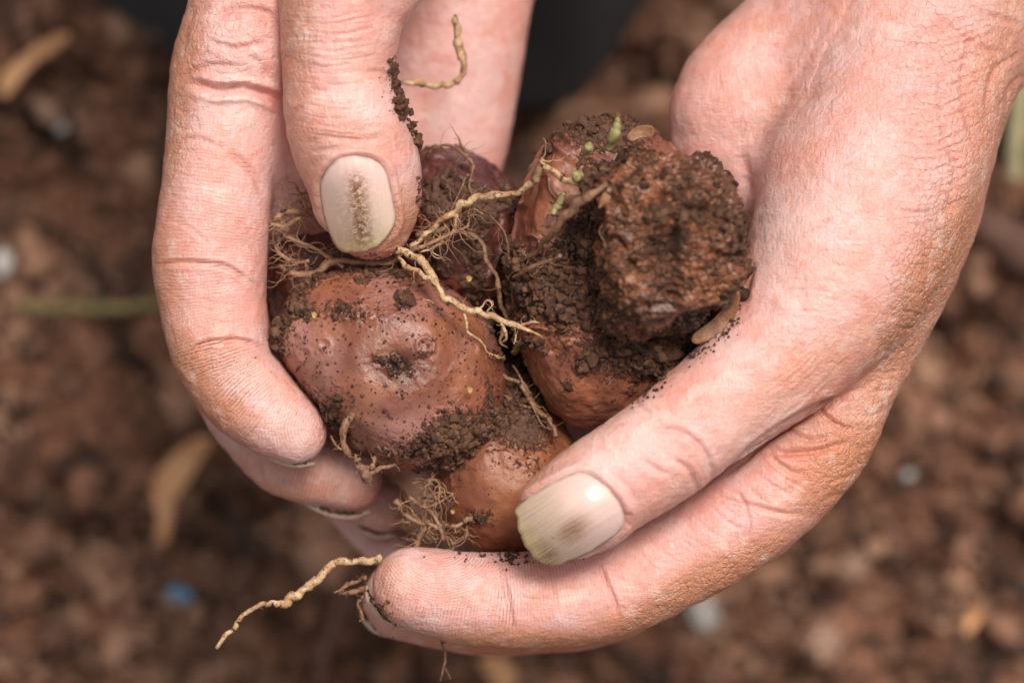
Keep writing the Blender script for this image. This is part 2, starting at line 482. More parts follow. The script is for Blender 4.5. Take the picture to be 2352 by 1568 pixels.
def nail_polys(n):
    return closed_crom(n['poly'], 6)

def stroke_disp(px, py, nz, tid, strokes):
    d = np.zeros(len(px))
    for s in strokes:
        w = s.get('w', 8.0); dep = s['d']; pl = crom(np.array(s['p'], float), 6)
        lo = pl.min(0) - 3 * w; hi = pl.max(0) + 3 * w
        m = (px > lo[0]) & (px < hi[0]) & (py > lo[1]) & (py < hi[1]) & (nz > s.get('nz', 0.0))
        if 'tid' in s: m &= np.isin(tid, s['tid'])
        if not m.any(): continue
        jx = vnoise(np.c_[px[m], py[m], 0 * px[m]] / 30.0, 5) * s.get('j', 1.0)
        ds, tt = seg_dist(px[m] + jx, py[m] + jx, pl)
        taper = np.clip(np.minimum(tt, 1 - tt) / 0.22, 0, 1) if s.get('taper', True) else 1.0
        x = ds / w
        prof = -np.exp(-x * x) + s.get('lip', 0.18) * np.exp(-((x - 1.9) / 0.9) ** 2)
        d[m] += dep * prof * taper
    return d

def blobs(px, py, nz, tid, lst):
    a = np.zeros(len(px))
    for b in lst:
        x, y, rx, ry, ang, val = b[:6]
        m = np.ones(len(px), bool)
        if len(b) > 6: m = np.isin(tid, b[6])
        c, s = math.cos(math.radians(ang)), math.sin(math.radians(ang))
        dx, dy = px - x, py - y
        q = ((dx * c + dy * s) / rx) ** 2 + ((-dx * s + dy * c) / ry) ** 2
        a = np.where(m, np.maximum(a, val * np.exp(-q * q * 0.7)), a)
    return a

def make_hand(tubes, strokes, nails, masks, hair=None):
    allp = np.vstack([t['c'] for t in tubes])
    lo = (allp[:, :3] - allp[:, 3:4]).min(0) - 1.5; hi = (allp[:, :3] + allp[:, 3:4]).max(0) + 1.5
    lim_lo = P(-60, 1640, 0); lim_hi = P(2620, -400, 0)
    lo[:2] = np.maximum(lo[:2], lim_lo[:2]); hi[:2] = np.minimum(hi[:2], lim_hi[:2])
    F = build_field(tubes, lo, hi)
    F[0], F[-1], F[:, 0], F[:, -1], F[:, :, 0], F[:, :, -1] = 1, 1, 1, 1, 1, 1   # close the cut arm
    v, q = surface_nets(F, lo)
    v = relax(v, q, 3)
    n = vnormals(v, q)
    # upper, detailed side: displace at twice the density
    v, q = subdivide(v, q)
    v = relax(v, q, 1); n = vnormals(v, q)
    px, py = unproj(v); nz = n[:, 2]
    arc, tid = tube_param(v, tubes)
    d = stroke_disp(px, py, nz, tid, strokes); dcr = np.clip(-d / 0.45, 0, 1)
    d += 0.16 * fbm(v / 5.0, 3, 3) + 0.05 * fbm(v / 1.3, 2, 9)
    wr = blobs(px, py, nz, tid, masks['wrinkle'])
    wn_ = fbm(v * np.array([0.55, 0.9, 0.8]), 3, 21)
    d += wr * -0.17 * np.exp(-(wn_ / 0.10) ** 2) + wr * 0.09 * fbm(v / 1.6, 3, 8)
    fits = []
    for nl in nails:
        if 'poly' not in nl: fits.append(None); continue
        pl = nail_polys(nl); c = pl.mean(0)
        ds, _ = seg_dist(px, py, np.vstack([pl, pl[:1]]))
        ins = inside(px, py, pl) & (nz > 0.0) & np.isin(tid, nl['tid'])
        X = (px[ins] - c[0]) / 100; Y = (py[ins] - c[1]) / 100
        A = np.c_[np.ones(len(X)), X, Y, X * X, X * Y, Y * Y]
        co = np.linalg.lstsq(A, v[ins, 2], rcond=None)[0]
        fits.append((c, co))
        sg = np.where(inside(px, py, pl), -ds, ds)
        m = (nz > -0.1) & np.isin(tid, nl['tid']) & (ds < 60)
        prof = -0.75 * sstep(2, -9, sg) + nl.get('fold', 0.55) * np.exp(-((sg - 11) / 9.0) ** 2)
        tipd = np.array(nl['tip'], float) - c; tipd /= np.linalg.norm(tipd)
        along = ((px - c[0]) * tipd[0] + (py - c[1]) * tipd[1]) / (np.linalg.norm(np.array(nl['tip']) - c))
        prof = np.where(sg > 0, prof * sstep(1.0, 0.55, along), prof)
        d[m] += prof[m]
    v = v + n * d[:, None]
    arc2 = np.zeros(len(v)); whl = np.zeros(len(v))
    for (wx, wy, wr_, tids) in masks.get('whorl', []):
        m = np.isin(tid, tids); dd = np.hypot(px - wx, (py - wy) * 1.25)
        k = sstep(1.1, 0.6, dd / wr_) * m
        arc2 = np.where(m, dd / PXMM, arc2); whl = np.maximum(whl, k)
    at = dict(arc=arc, arc2=arc2, whorl=whl)
    for k in ('ridge', 'tan', 'red', 'dirt', 'pale'):
        at[k] = blobs(px, py, nz, tid, masks.get(k, []))
    # backs of fingers browner than pads; the normal mask also paints shade on the sides
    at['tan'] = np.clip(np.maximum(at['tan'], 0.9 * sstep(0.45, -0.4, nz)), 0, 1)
    at['red'] = np.maximum(at['red'], 0.22 * dcr)
    at['dirt'] = np.clip(at['dirt'] + 0.55 * dcr * (fbm(v / 6.0, 2, 71) > -0.1), 0, 1)
    at['wrinkle'] = wr; at['across'] = nz * 0
    return v, q, at, fits

def crease(pts, d=0.35, w=7, **k):
    return dict(p=pts, d=d * 1.4, w=w, **k)

def fan(a0, a1, b0, b1, n, d=0.12, w=3.5, bow=0.0, **k):
    """n roughly parallel fine lines whose ends run from a0..a1 and b0..b1"""
    out = []
    for i in range(n):
        t = (i + random.uniform(-0.3, 0.3)) / max(1, n - 1)
        A = np.array(a0) + (np.array(a1) - np.array(a0)) * t; B = np.array(b0) + (np.array(b1) - np.array(b0)) * t
        s, e = random.uniform(0, 0.25), random.uniform(0.75, 1)
        p0 = A + (B - A) * s; p1 = A + (B - A) * e
        nrm = np.array([-(B - A)[1], (B - A)[0]]) * bow
        mid = (p0 + p1) / 2 + nrm + np.array([random.uniform(-5, 5), random.uniform(-5, 5)])
        out.append(dict(p=[p0, mid, p1], d=d * random.uniform(0.5, 1.3), w=w * random.uniform(0.7, 1.3), **k))
    return out

# ---- the hand at the left: index finger along the left edge, thumb from the top
LT = [
    tube([(980, -560, -40, 330), (965, -260, -46, 300), (960, 0, -46, 262), (955, 150, -47, 243), (940, 300, -48, 232), (900, 450, -50, 225), (860, 560, -52, 215)], fl=0.62, kind='p', k=4),   # 0 palm
    tube([(720, 0, -18, 175), (690, 150, -16, 155), (688, 300, -17, 145), (695, 430, -24, 155), (720, 560, -40, 170)], fl=0.8, kind='p', k=9),      # 1 palm under the index
    tube([(820, -460, -24, 230, 8), (690, -220, -14, 200, 8), (630, -80, -12, 168, 8), (575, 50, -11, 150, 6), (534, 180, -11, 144, 4), (516, 300, -11, 133, 5), (501, 420, -10, 128, 3), (488, 520, -10, 131, 2.5),
          (482, 600, -10, 133, 2), (489, 700, -10, 124, 2), (503, 780, -9, 119, 2), (528, 850, -9, 110, 1.5), (575, 912, -8.5, 104, 1.2), (632, 960, -8.5, 92, 1.2), (676, 990, -8.5, 76, 1.2)]),   # 2 index
    tube([(930, -460, -16, 260, 8), (850, -240, -4, 230, 5), (815, -80, 0, 175, 2), (790, 0, 1, 149, 1.2), (779, 110, 1, 134, 1), (778, 200, 1, 127, 1), (795, 285, 0.5, 139, 1), (828, 375, -1, 137, 1), (846, 450, -2.5, 122, 1), (854, 500, -3.5, 97, 1)]),   # 3 thumb
    tube([(548, 112, -7, 96), (592, 128, -8, 84)], kind='p', k=4),   # pad at the base of the index finger
    tube([(600, 420, -32, 130), (520, 560, -29, 118), (512, 760, -28, 112), (560, 930, -27, 96), (640, 1050, -25, 78), (720, 1082, -24.5, 77), (808, 1102, -25, 71)], k=1.2),   # 4 middle
    tube([(700, 480, -46, 120), (600, 700, -43, 110), (640, 960, -42, 90), (770, 1115, -40, 64), (882, 1163, -38.5, 59)], k=1.2),   # 5 ring
    tube([(800, 520, -60, 110), (700, 800, -58, 95), (740, 1030, -55, 75), (850, 1225, -53, 48), (912, 1262, -52, 48)], k=1.2),     # 6 little
]
LS = [
    # index: flexion creases and their skin folds
    crease([(352, 612), (400, 604), (460, 604), (520, 612), (565, 640), (600, 668)], 0.42, 6, tid=[2, 4]),
    crease([(430, 820), (462, 792), (520, 782), (570, 785), (618, 800)], 0.50, 6, tid=[2, 4]),
    crease([(375, 500), (430, 520), (480, 560)], 0.12, 6, tid=[2, 4]),
    crease([(520, 345), (560, 375), (590, 410), (606, 450)], 0.35, 9, tid=[2, 4]),
    crease([(395, 330), (450, 318), (520, 345)], 0.18, 7, tid=[2, 4]),
    crease([(405, 200), (440, 165), (500, 150), (560, 160)], 0.30, 8, tid=[2, 4]),
    crease([(430, 190), (490, 205), (560, 205), (620, 222), (655, 240)], 0.75, 11, tid=[2, 4], lip=0.6),
    crease([(455, 230), (510, 212), (560, 215)], 0.40, 9, tid=[2, 4]),
    crease([(480, 40), (540, 22), (600, 28), (640, 50)], 0.50, 9, tid=[2, 3]),
    crease([(470, 90), (520, 110), (580, 108), (625, 90)], 0.28, 9, tid=[2, 4]),
    crease([(560, 120), (600, 150), (612, 190)], 0.25, 9, tid=[2, 4]),
    crease([(450, 10), (430, 60), (420, 110)], 0.18, 8, tid=[2, 4]),
    # thumb: knuckle folds
    crease([(652, 262), (690, 226), (740, 208), (800, 205), (850, 215)], 0.16, 11, tid=[3]),
    crease([(655, 300), (672, 262), (700, 240)], 0.25, 7, tid=[3]),
    crease([(640, 120), (690, 150), (760, 160)], 0.08, 9, tid=[3]),
    crease([(830, 170), (870, 165), (905, 178)], 0.15, 6, tid=[3]),
    crease([(700, 330), (760, 318), (830, 322), (900, 305)], 0.16, 9, tid=[3]),
    crease([(700, 350), (780, 342), (850, 336)], 0.12, 6, tid=[3]),
    crease([(820, 300), (870, 290), (920, 300)], 0.10, 5, tid=[3]),
    # middle, ring
    crease([(600, 1010), (590, 1050), (600, 1100)], 0.2, 8, tid=[5]),
]
LS += fan((400, 640), (430, 760), (600, 690), (610, 770), 5, 0.05, 3, 0.05, tid=[2, 4])
LS += fan((380, 250), (372, 480), (470, 260), (470, 500), 9, 0.10, 4, 0.08, tid=[2, 4])
LS += fan((480, 60), (450, 200), (620, 60), (600, 180), 9, 0.09, 4, 0.1, tid=[2, 4])
LS += fan((640, 40), (660, 300), (880, 20), (880, 330), 24, 0.10, 3.2, 0.04, tid=[3])
LS += fan((680, 20), (880, 20), (700, 220), (870, 200), 8, 0.05, 4, 0.05, tid=[3])
LN = [
    dict(poly=[(735, 425), (748, 392), (772, 368), (812, 357), (850, 362), (878, 378), (893, 410), (902, 455), (908, 505), (897, 535), (872, 562), (838, 577), (800, 580), (772, 568), (754, 530), (741, 480)],
         tip=(836, 590), tid=[3]),
]
LM = dict(
    ridge=[(480, 560, 150, 260, 0, 1.0, [2]), (500, 750, 160, 130, 0, 1.0, [2]), (620, 930, 160, 120, 35, 0.8, [2]), (760, 1090, 150, 90, 0, 0.8, [5, 6, 7])],
    wrinkle=[(500, 80, 170, 130, 0, 0.55, [2, 4]), (400, 300, 60, 120, 0, 0.5, [2]), (665, 120, 60, 240, 0, 0.35, [3]), (790, 290, 130, 60, 0, 0.35, [3]), (920, 520, 60, 90, 0, 0.4, [3])],
    tan=[(390, 200, 55, 300, 6, 0.8, [2]), (370, 640, 45, 160, 0, 0.6, [2]), (430, 860, 60, 160, -28, 0.9, [2]), (480, 940, 120, 60, 30, 0.8, [2]), (530, 830, 150, 60, 20, 0.35, [2]),
         (660, 60, 60, 200, 0, 0.7, [3]), (700, 380, 60, 120, -20, 0.6, [3]), (920, 540, 60, 110, 10, 0.8, [3]), (800, 320, 160, 40, 0, 0.35, [3]), (850, 150, 80, 60, 0, 0.3, [3]), (660, 1090, 150, 90, 0, 0.45, [5, 6]), (900, 1190, 80, 50, 0, 0.5, [6, 7])],
    red=[(575, 45, 70, 20, 0, 0.3, [2, 3]), (640, 225, 40, 20, 20, 0.4, [2]), (655, 130, 16, 70, 0, 0.5, [2, 3]), (430, 560, 120, 90, 0, 0.12, [2]), (820, 590, 110, 18, 0, 0.5, [3]), (560, 720, 60, 60, 0, 0.1, [2])],
    pale=[(545, 250, 70, 40, 20, 0.7, [2]), (560, 130, 40, 40, 0, 0.5, [2]), (650, 1000, 90, 50, 35, 0.3, [2]), (760, 240, 60, 30, 0, 0.3, [3])],
    whorl=[(775, 985, 190, [2])],
    dirt=[(650, 960, 120, 70, 35, 0.4, [2]), (500, 500, 160, 160, 0, 0.22, [2]), (490, 860, 110, 70, 20, 0.95, [2]), (560, 960, 120, 60, 30, 0.45, [2]), (450, 650, 110, 110, 0, 0.25, [2]), (925, 500, 35, 110, 8, 0.6, [3]), (900, 230, 25, 90, -5, 0.7, [3]), (850, 590, 90, 20, 0, 0.7, [3]),
          (760, 1130, 120, 50, 10, 0.5, [5])])

# ---- the hand at the right: wrist from the top right, thumb towards the lower middle
RT = [
    tube([(2420, -620, -26, 420), (2260, -330, -26, 400), (2160, -120, -25, 345), (2060, 60, -25, 300), (1960, 250, -26, 290)], fl=0.52, kind='p', k=8),   # 0 wrist
    tube([(1860, 250, -34, 255), (1740, 480, -42, 240), (1500, 700, -48, 285), (1400, 900, -50, 270)], fl=0.42, kind='p', k=8),    # 1 palm below the bulbs
    tube([(1890, 90, -24, 150), (1752, 168, -23, 146), (1712, 268, -23, 176), (1745, 400, -26, 185), (1760, 520, -30, 180)], fl=0.9, kind='p', k=8),   # 2 heel of the palm
    tube([(2240, -420, -24, 250, 10), (2110, -60, -20, 240, 10), (2100, 90, -17, 235, 10), (2060, 260, -13, 238, 10), (1992, 440, -8, 242, 8), (1925, 610, -4, 218, 6), (1815, 780, -0.5, 168, 5), (1700, 890, 3, 138, 3),
          (1600, 970, 5, 128, 1.5), (1515, 1035, 6.5, 126, 1), (1430, 1090, 7.5, 124, 1), (1360, 1135, 7.5, 121, 1), (1305, 1172, 7, 112, 1)], fl=0.92),   # 3 thumb
    tube([(2095, 330, -22, 150, 8), (2120, 480, -18, 118, 8), (2082, 620, -15, 112, 7), (2012, 770, -13, 108, 6), (1945, 890, -12, 112, 3), (1900, 985, -11.5, 118, 2), (1820, 1080, -11, 124, 1.5),
          (1700, 1185, -11, 125, 1.5), (1555, 1272, -11, 124, 1.5), (1400, 1345, -10, 121, 1.5), (1250, 1376, -9, 113, 1.2), (1090, 1376, -8, 109, 1.2), (1000, 1360, -7.5, 102, 1.2), (946, 1346, -7, 92, 1.2)]),   # 4 index
    tube([(2010, 420, -36, 170, 8), (1980, 650, -34, 150, 6), (1900, 880, -32, 120, 3), (1780, 1080, -30, 118, 1.5), (1600, 1220, -28, 122, 1.2), (1400, 1352, -27, 120, 1.2), (1250, 1386, -26, 114, 1.2), (1090, 1393, -26, 112, 1.2), (930, 1376, -25, 95, 1.2)]),   # 5 middle
    tube([(1940, 450, -52, 150), (1860, 750, -50, 130), (1700, 1050, -46, 115), (1450, 1250, -43, 108), (1200, 1310, -41, 95), (1080, 1320, -40, 80)], k=1.5),   # 6 ring
    tube([(1850, 480, -62, 130), (1760, 760, -62, 110), (1600, 980, -58, 100), (1400, 1150, -55, 90), (1250, 1200, -54, 75)], k=1.5),    # 7 little
]
RS = [
    # thumb base fold and web between thumb and index
    crease([(1700, 335), (1712, 395), (1725, 460)], 0.35, 14, tid=[1, 2, 3]),
    crease([(1712, 345), (1760, 285), (1830, 230), (1920, 190)], 0.30, 18, tid=[0, 2, 3]),
    crease([(1730, 600), (1712, 660), (1708, 700)], 0.5, 10),
    crease([(1655, 1100), (1750, 1015), (1840, 955), (1930, 915), (2000, 880)], 0.6, 9, lip=0.2),
    crease([(1755, 1030), (1800, 1040), (1850, 1038), (1900, 1030), (1960, 1010)], 0.55, 8, tid=[4]),
    crease([(1870, 930), (1900, 960), (1935, 980), (1965, 990)], 0.6, 7, tid=[4]),
    crease([(1800, 975), (1830, 1000), (1870, 1010), (1915, 1000)], 0.45, 7, tid=[4]),
    crease([(1760, 1030), (1800, 1075), (1860, 1090)], 0.3, 7, tid=[4]),
    crease([(1640, 1140), (1720, 1160), (1800, 1180), (1850, 1180)], 0.28, 7, tid=[4]),
    # thumb knuckle
    crease([(1480, 985), (1560, 990), (1612, 1030), (1635, 1080), (1630, 1130)], 0.36, 8, tid=[3]),
    crease([(1545, 1050), (1585, 1085), (1600, 1130)], 0.34, 8, tid=[3]),
    crease([(1470, 1050), (1510, 1080), (1545, 1092)], 0.22, 8, tid=[3]),
    crease([(1390, 1085), (1430, 1110), (1470, 1160)], 0.12, 12, tid=[3]),
    crease([(1445, 905), (1470, 930), (1500, 960)], 0.22, 7, tid=[3]),
    crease([(1440, 1175), (1450, 1190), (1440, 1210)], 0.3, 8, tid=[3]),
    # index finger creases
    crease([(1150, 1278), (1158, 1330), (1172, 1400), (1180, 1450)], 0.42, 6, tid=[4]),
    crease([(1372, 1285), (1390, 1330), (1412, 1380), (1418, 1420)], 0.30, 6, tid=[4]),
    crease([(1262, 1300), (1272, 1350), (1280, 1400)], 0.14, 5, tid=[4]),
    crease([(1170, 1365), (1240, 1375), (1330, 1372)], 0.08, 5, tid=[4]),
    crease([(1660, 1120), (1700, 1140), (1720, 1200), (1700, 1260)], 0.22, 6, tid=[4]),
    # wrist folds at the right edge
    crease([(2352, 120), (2290, 160), (2270, 230), (2285, 300)], 0.35, 8),
    crease([(2352, 170), (2320, 200), (2300, 260)], 0.3, 7),
    crease([(2240, 60), (2215, 160), (2220, 260), (2245, 350)], 0.3, 8),
    crease([(2170, 130), (2160, 240), (2185, 350), (2225, 430)], 0.3, 10),
    crease([(2120, 0), (2180, 60), (2240, 100), (2330, 130)], 0.28, 7),
    crease([(2200, -10), (2260, 30), (2352, 60)], 0.28, 7),
    crease([(2190, 300), (2195, 400), (2180, 500)], 0.3, 9),
]
RS += fan((1660, 120), (1560, 330), (1780, 60), (1690, 330), 6, 0.05, 3.5, 0.12, tid=[2])
RS += fan((1720, 90), (1720, 330), (1950, 30), (2000, 200), 12, 0.07, 4, 0.10)
RS += fan((1990, 60), (2040, 520), (2330, 20), (2230, 480), 34, 0.20, 4.5, 0.08)
RS += fan((1800, 560), (1650, 860), (2050, 560), (1850, 880), 18, 0.06, 4, -0.04, tid=[3])
RS += fan((2130, 520), (1880, 1150), (2180, 560), (1990, 1100), 14, 0.14, 5, 0.05)
RS += fan((1640, 900), (1760, 1000), (1900, 680), (1980, 800), 12, 0.06, 4, 0.03, tid=[3])
RS += fan((1450, 1230), (1850, 1020), (1560, 1330), (1960, 1080), 14, 0.10, 4, 0.05, tid=[4])
RN = [
    dict(poly=[(1185, 1165), (1230, 1130), (1280, 1103), (1325, 1084), (1362, 1092), (1400, 1122), (1430, 1160), (1438, 1195), (1420, 1222), (1380, 1252), (1330, 1280), (1275, 1298), (1240, 1290), (1212, 1262), (1194, 1225), (1186, 1190)],
         tip=(1205, 1255), tid=[3]),
]
RM = dict(
    ridge=[(1000, 1360, 190, 130, 0, 1.0, [4]), (1250, 1370, 200, 110, 0, 0.9, [4]), (1620, 180, 150, 180, 0, 0.25, [2])],
    wrinkle=[(2220, 200, 200, 330, 10, 0.8), (2130, 620, 90, 330, 15, 0.95), (1980, 1020, 110, 200, 30, 0.9, [4]), (2000, 330, 230, 300, 0, 0.35), (1650, 1340, 260, 60, -28, 0.7, [4]), (1850, 830, 200, 130, -40, 0.3, [3])],
    tan=[(2310, 250, 90, 400, 8, 0.6), (2120, 700, 70, 380, 25, 0.85), (1960, 1080, 170, 120, -45, 1.0, [4]), (1600, 1370, 340, 70, -28, 0.9, [4, 5]), (1200, 1480, 300, 40, 0, 0.9, [4, 5]), (1860, 860, 220, 70, -38, 0.5, [3]),
         (1320, 1000, 140, 40, -38, 0.8, [3]), (1205, 1120, 40, 90, 25, 0.7, [3]), (870, 1350, 50, 110, 0, 0.6, [4]), (1800, 260, 130, 40, -35, 0.35), (1540, 1150, 120, 50, -38, 0.4, [3]), (1900, 990, 150, 80, -30, 0.7, [4])],
    red=[(1715, 640, 24, 90, 5, 0.7), (1870, 930, 170, 16, -32, 0.55), (1800, 1040, 110, 16, 0, 0.5, [4]), (1460, 1100, 90, 60, -38, 0.18, [3]), (1600, 1060, 60, 60, 0, 0.2, [3]), (1420, 1190, 60, 30, 0, 0.35, [3]), (1100, 1330, 120, 50, 0, 0.12, [4]), (1750, 1130, 200, 60, -35, 0.25, [4]), (1250, 1495, 350, 22, -3, 0.5, [5])],
    pale=[(1400, 1020, 120, 60, -38, 0.5, [3]), (1820, 560, 120, 160, 20, 0.35, [3]), (1730, 1000, 120, 60, -38, 0.3, [3])],
    whorl=[(1015, 1255, 190, [4])],
    dirt=[(1050, 1340, 220, 110, 0, 0.35, [4]), (1350, 1080, 160, 110, 0, 0.3, [3]), (1200, 1285, 180, 30, 0, 0.6, [4]), (880, 1350, 40, 80, 0, 0.6, [4]), (1160, 1360, 30, 100, -5, 0.6, [4]), (1260, 1090, 60, 60, 0, 0.2, [3]), (1700, 500, 30, 160, 0, 0.4), (1640, 790, 90, 40, -40, 0.5, [3]), (1500, 880, 90, 30, -38, 0.6, [3])])

def nail_plate(nl, fit, parent, crown=0.35, dirt=(), barb=1.0):
    """a curved, thin plate that lies on the finger, 0.45 mm thick"""
    pl = closed_crom(nl['poly'], 8); c, co = fit
    tip = np.array(nl['tip'], float); ax = tip - c; Ln = np.linalg.norm(ax); ax = ax / Ln; pr = np.array([-ax[1], ax[0]])
    rings = 26; n = len(pl)
    pts = [c[None]]
    for r in range(1, rings + 1): pts.append(c + (pl - c) * (r / rings))
    p2 = np.vstack(pts)
    rel = p2 - c; s = rel @ ax; t = rel @ pr
    sm, tm = (pl - c) @ ax, (pl - c) @ pr
    wid = np.abs(tm).max()
    X, Y = rel[:, 0] / 100, rel[:, 1] / 100
    z = np.c_[np.ones(len(X)), X, Y, X * X, X * Y, Y * Y] @ co
    z = z + 0.42 + crown * (1 - (t / wid) ** 2) - 0.25 * np.clip((-s / Ln - 0.55) / 0.45, 0, 1)
    z += 0.05 * vnoise(np.c_[t / 9.0, s / 120.0, 0 * s], 4) + 0.05 * vnoise(np.c_[t / 30.0, s / 60.0, 0 * s], 6)
    rag = sstep(0.7, 1.0, s / sm.max()) * 2.2
    p2 = p2 + ax * (rag * vnoise(np.c_[t / 7.0, 0 * s, 0 * s + 3], 2))[:, None]
    top = np.array([P(a, b, cz) for (a, b), cz in zip(p2, z)])
    bot = top.copy(); bot[:, 2] -= 0.45
    m = len(top)
    q = []; tri = []
    for k in range(n):
        tri.append((0, 1 + k, 1 + (k + 1) % n))
    for r in range(rings - 1):
        a = 1 + r * n
        for k in range(n):
            k2 = (k + 1) % n
            q.append((a + k, a + n + k, a + n + k2, a + k2))
    q = np.array(q); tri = np.array(tri)
    last = 1 + (rings - 1) * n + np.arange(n); nx = np.roll(last, -1)
    side = np.stack([last, last + m, nx + m, nx], 1)
    V = np.vstack([top, bot])
    Q = np.vstack([q, q[:, ::-1] + m, side]); T = np.vstack([tri, tri[:, ::-1] + m])
    if vnormals(V, Q)[0, 2] < 0: Q = Q[:, ::-1]; T = T[:, ::-1]
    nu = np.tile(t / PXMM, 2); s01 = (s - sm.min()) / (sm.max() - sm.min()); nv = np.tile(s01, 2)
    dd = np.zeros(len(t))
    for (tc, tw, s0, s1, val) in dirt:   # across centre/width as a share of the half width, along range
        dd = np.maximum(dd, val * np.exp(-((t / wid - tc) / tw) ** 2) * sstep(s0 - 0.05, s0 + 0.22, s01) * sstep(s1 + 0.08, s1 - 0.18, s01))
    e = np.r_[0, np.repeat(np.arange(1, rings + 1) / rings, n)]
    rim = sstep(0.93, 1.0, e) * (0.65 + 0.5 * np.r_[0, vnoise(np.c_[p2[1:] / 14.0, 0 * p2[1:, :1]], 12)])
    return mesh_obj('fingernail', V, [Q, T], M_NAIL, parent, dict(nu=nu, nv=nv, nd=np.tile(dd, 2), rim=np.tile(rim, 2), barb=np.full(len(V), barb)))

NAIL_EDGES = []; GRIME_SIDE = [-1, -1, -1, -1, -1]
def nail_edge(curve, parent, depth=7.0, thick=8.0, lean=(0, 0)):
    """a nail seen along its free edge: curve rows px, py, z; the plate runs down away from the camera"""
    c = crom(np.array(curve, float), 8); n = len(c)
    L = np.linspace(0, 1, n); w = np.sin(np.pi * np.clip(L, 0.02, 0.98)) ** 0.55
    tan = np.gradient(c[:, :2], axis=0); tan /= np.linalg.norm(tan, axis=1, keepdims=True) + 1e-9
    nr = np.stack([-tan[:, 1], tan[:, 0]], 1)
    rows = 9; V = []
    for side in (1, -1):
        for r in range(rows):
            f = r / (rows - 1)
            o = nr * (side * thick * 0.5 * w * (1 - 0.3 * f))[:, None] + np.array(lean) * f
            for i in range(n):
                V.append(P(c[i, 0] + o[i, 0], c[i, 1] + o[i, 1], c[i, 2] - depth * f * (0.35 + 0.65 * w[i])))
    V = np.array(V); q = []
    A = lambda s, r, i: s * rows * n + r * n + i
    for s in (0, 1):
        for r in range(rows - 1):
            for i in range(n - 1): q.append((A(s, r, i), A(s, r, i + 1), A(s, r + 1, i + 1), A(s, r + 1, i)))
    for i in range(n - 1):
        q.append((A(0, 0, i), A(1, 0, i), A(1, 0, i + 1), A(0, 0, i + 1)))
        q.append((A(0, rows - 1, i), A(0, rows - 1, i + 1), A(1, rows - 1, i + 1), A(1, rows - 1, i)))
    for r in range(rows - 1):
        for i in (0, n - 1): q.append((A(0, r, i), A(0, r + 1, i), A(1, r + 1, i), A(1, r, i)))
    NAIL_EDGES.append((parent, c, nr, w))
    m = len(V)
    return mesh_obj('fingernail', V, np.array(q), M_NAIL, parent, dict(nu=V[:, 0], nv=np.full(m, 0.7), nd=np.full(m, 0.35), rim=np.zeros(m)))

random.seed(11)
v, q, at, fits = make_hand(LT, LS, LN, LM)
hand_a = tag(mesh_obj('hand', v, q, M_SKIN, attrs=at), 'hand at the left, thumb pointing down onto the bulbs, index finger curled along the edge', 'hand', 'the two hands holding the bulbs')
nail_plate(LN[0], fits[0], hand_a, dirt=[(0.0, 0.32, 0.10, 1.0, 1.0), (0.05, 0.6, 0.2, 1.0, 0.35), (0.2, 2.0, 0.9, 1.1, 0.5)])['label'] = 'wide thumb nail with a brown dirt streak down its middle'
nail_edge([(540, 992, -8.5), (580, 1022, -8.5), (625, 1049, -8.5), (675, 1066, -8.5), (725, 1064, -8.5)], hand_a, thick=16)
nail_edge([(678, 1136, -24.5), (710, 1158, -24.5), (758, 1178, -24.5), (805, 1185, -24.5), (850, 1174, -24.5)], hand_a, thick=14)
nail_edge([(806, 1196, -38), (830, 1214, -38), (865, 1230, -38), (910, 1230, -38)], hand_a, thick=12)
v, q, at, fits = make_hand(RT, RS, RN, RM)
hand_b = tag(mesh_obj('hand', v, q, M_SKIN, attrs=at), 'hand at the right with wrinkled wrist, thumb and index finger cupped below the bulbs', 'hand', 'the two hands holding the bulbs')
nail_plate(RN[0], fits[0], hand_b, dirt=[(-0.28, 0.30, 0.30, 0.75, 1.0), (-0.42, 0.45, 0.68, 0.99, 1.0), (0.0, 2.0, 0.4, 1.1, 0.3)], barb=0.15)['label'] = 'thumb nail with brown dirt near its broken edge'
nail_edge([(843, 1345, -8), (848, 1376, -8), (868, 1406, -8), (900, 1430, -8), (945, 1447, -8)], hand_b, thick=15)
nail_edge([(828, 1396, -25), (838, 1424, -25), (862, 1448, -25), (900, 1464, -25)], hand_b, thick=13)
# ------------------------------------------------------------------ setting: soil
def ground():
    a = np.concatenate([np.linspace(-900, -170, 40), np.linspace(-165, 165, 300), np.linspace(170, 900, 40)])
    X, Y = np.meshgrid(a, a, indexing='ij'); n = len(a)
    v = np.c_[X.ravel(), Y.ravel(), np.zeros(n * n)]
    p = v / 14.0
    h = 4.0 * fbm(v / 45.0, 3, 1) + 8.5 * fbm(p, 3, 4) + 1.4 * fbm(v / 4.0, 3, 12)
    v[:, 2] = -GROUND + h
    i = np.arange(n * n).reshape(n, n)
    q = np.stack([i[:-1, :-1], i[1:, :-1], i[1:, 1:], i[:-1, 1:]], -1).reshape(-1, 4)
    tone = sstep(0.2, 0.9, fbm(v / 9.0, 3, 33))
    return tag(mesh_obj('ground', v, q, M_GROUND, attrs=dict(tone=tone)), kind='structure')

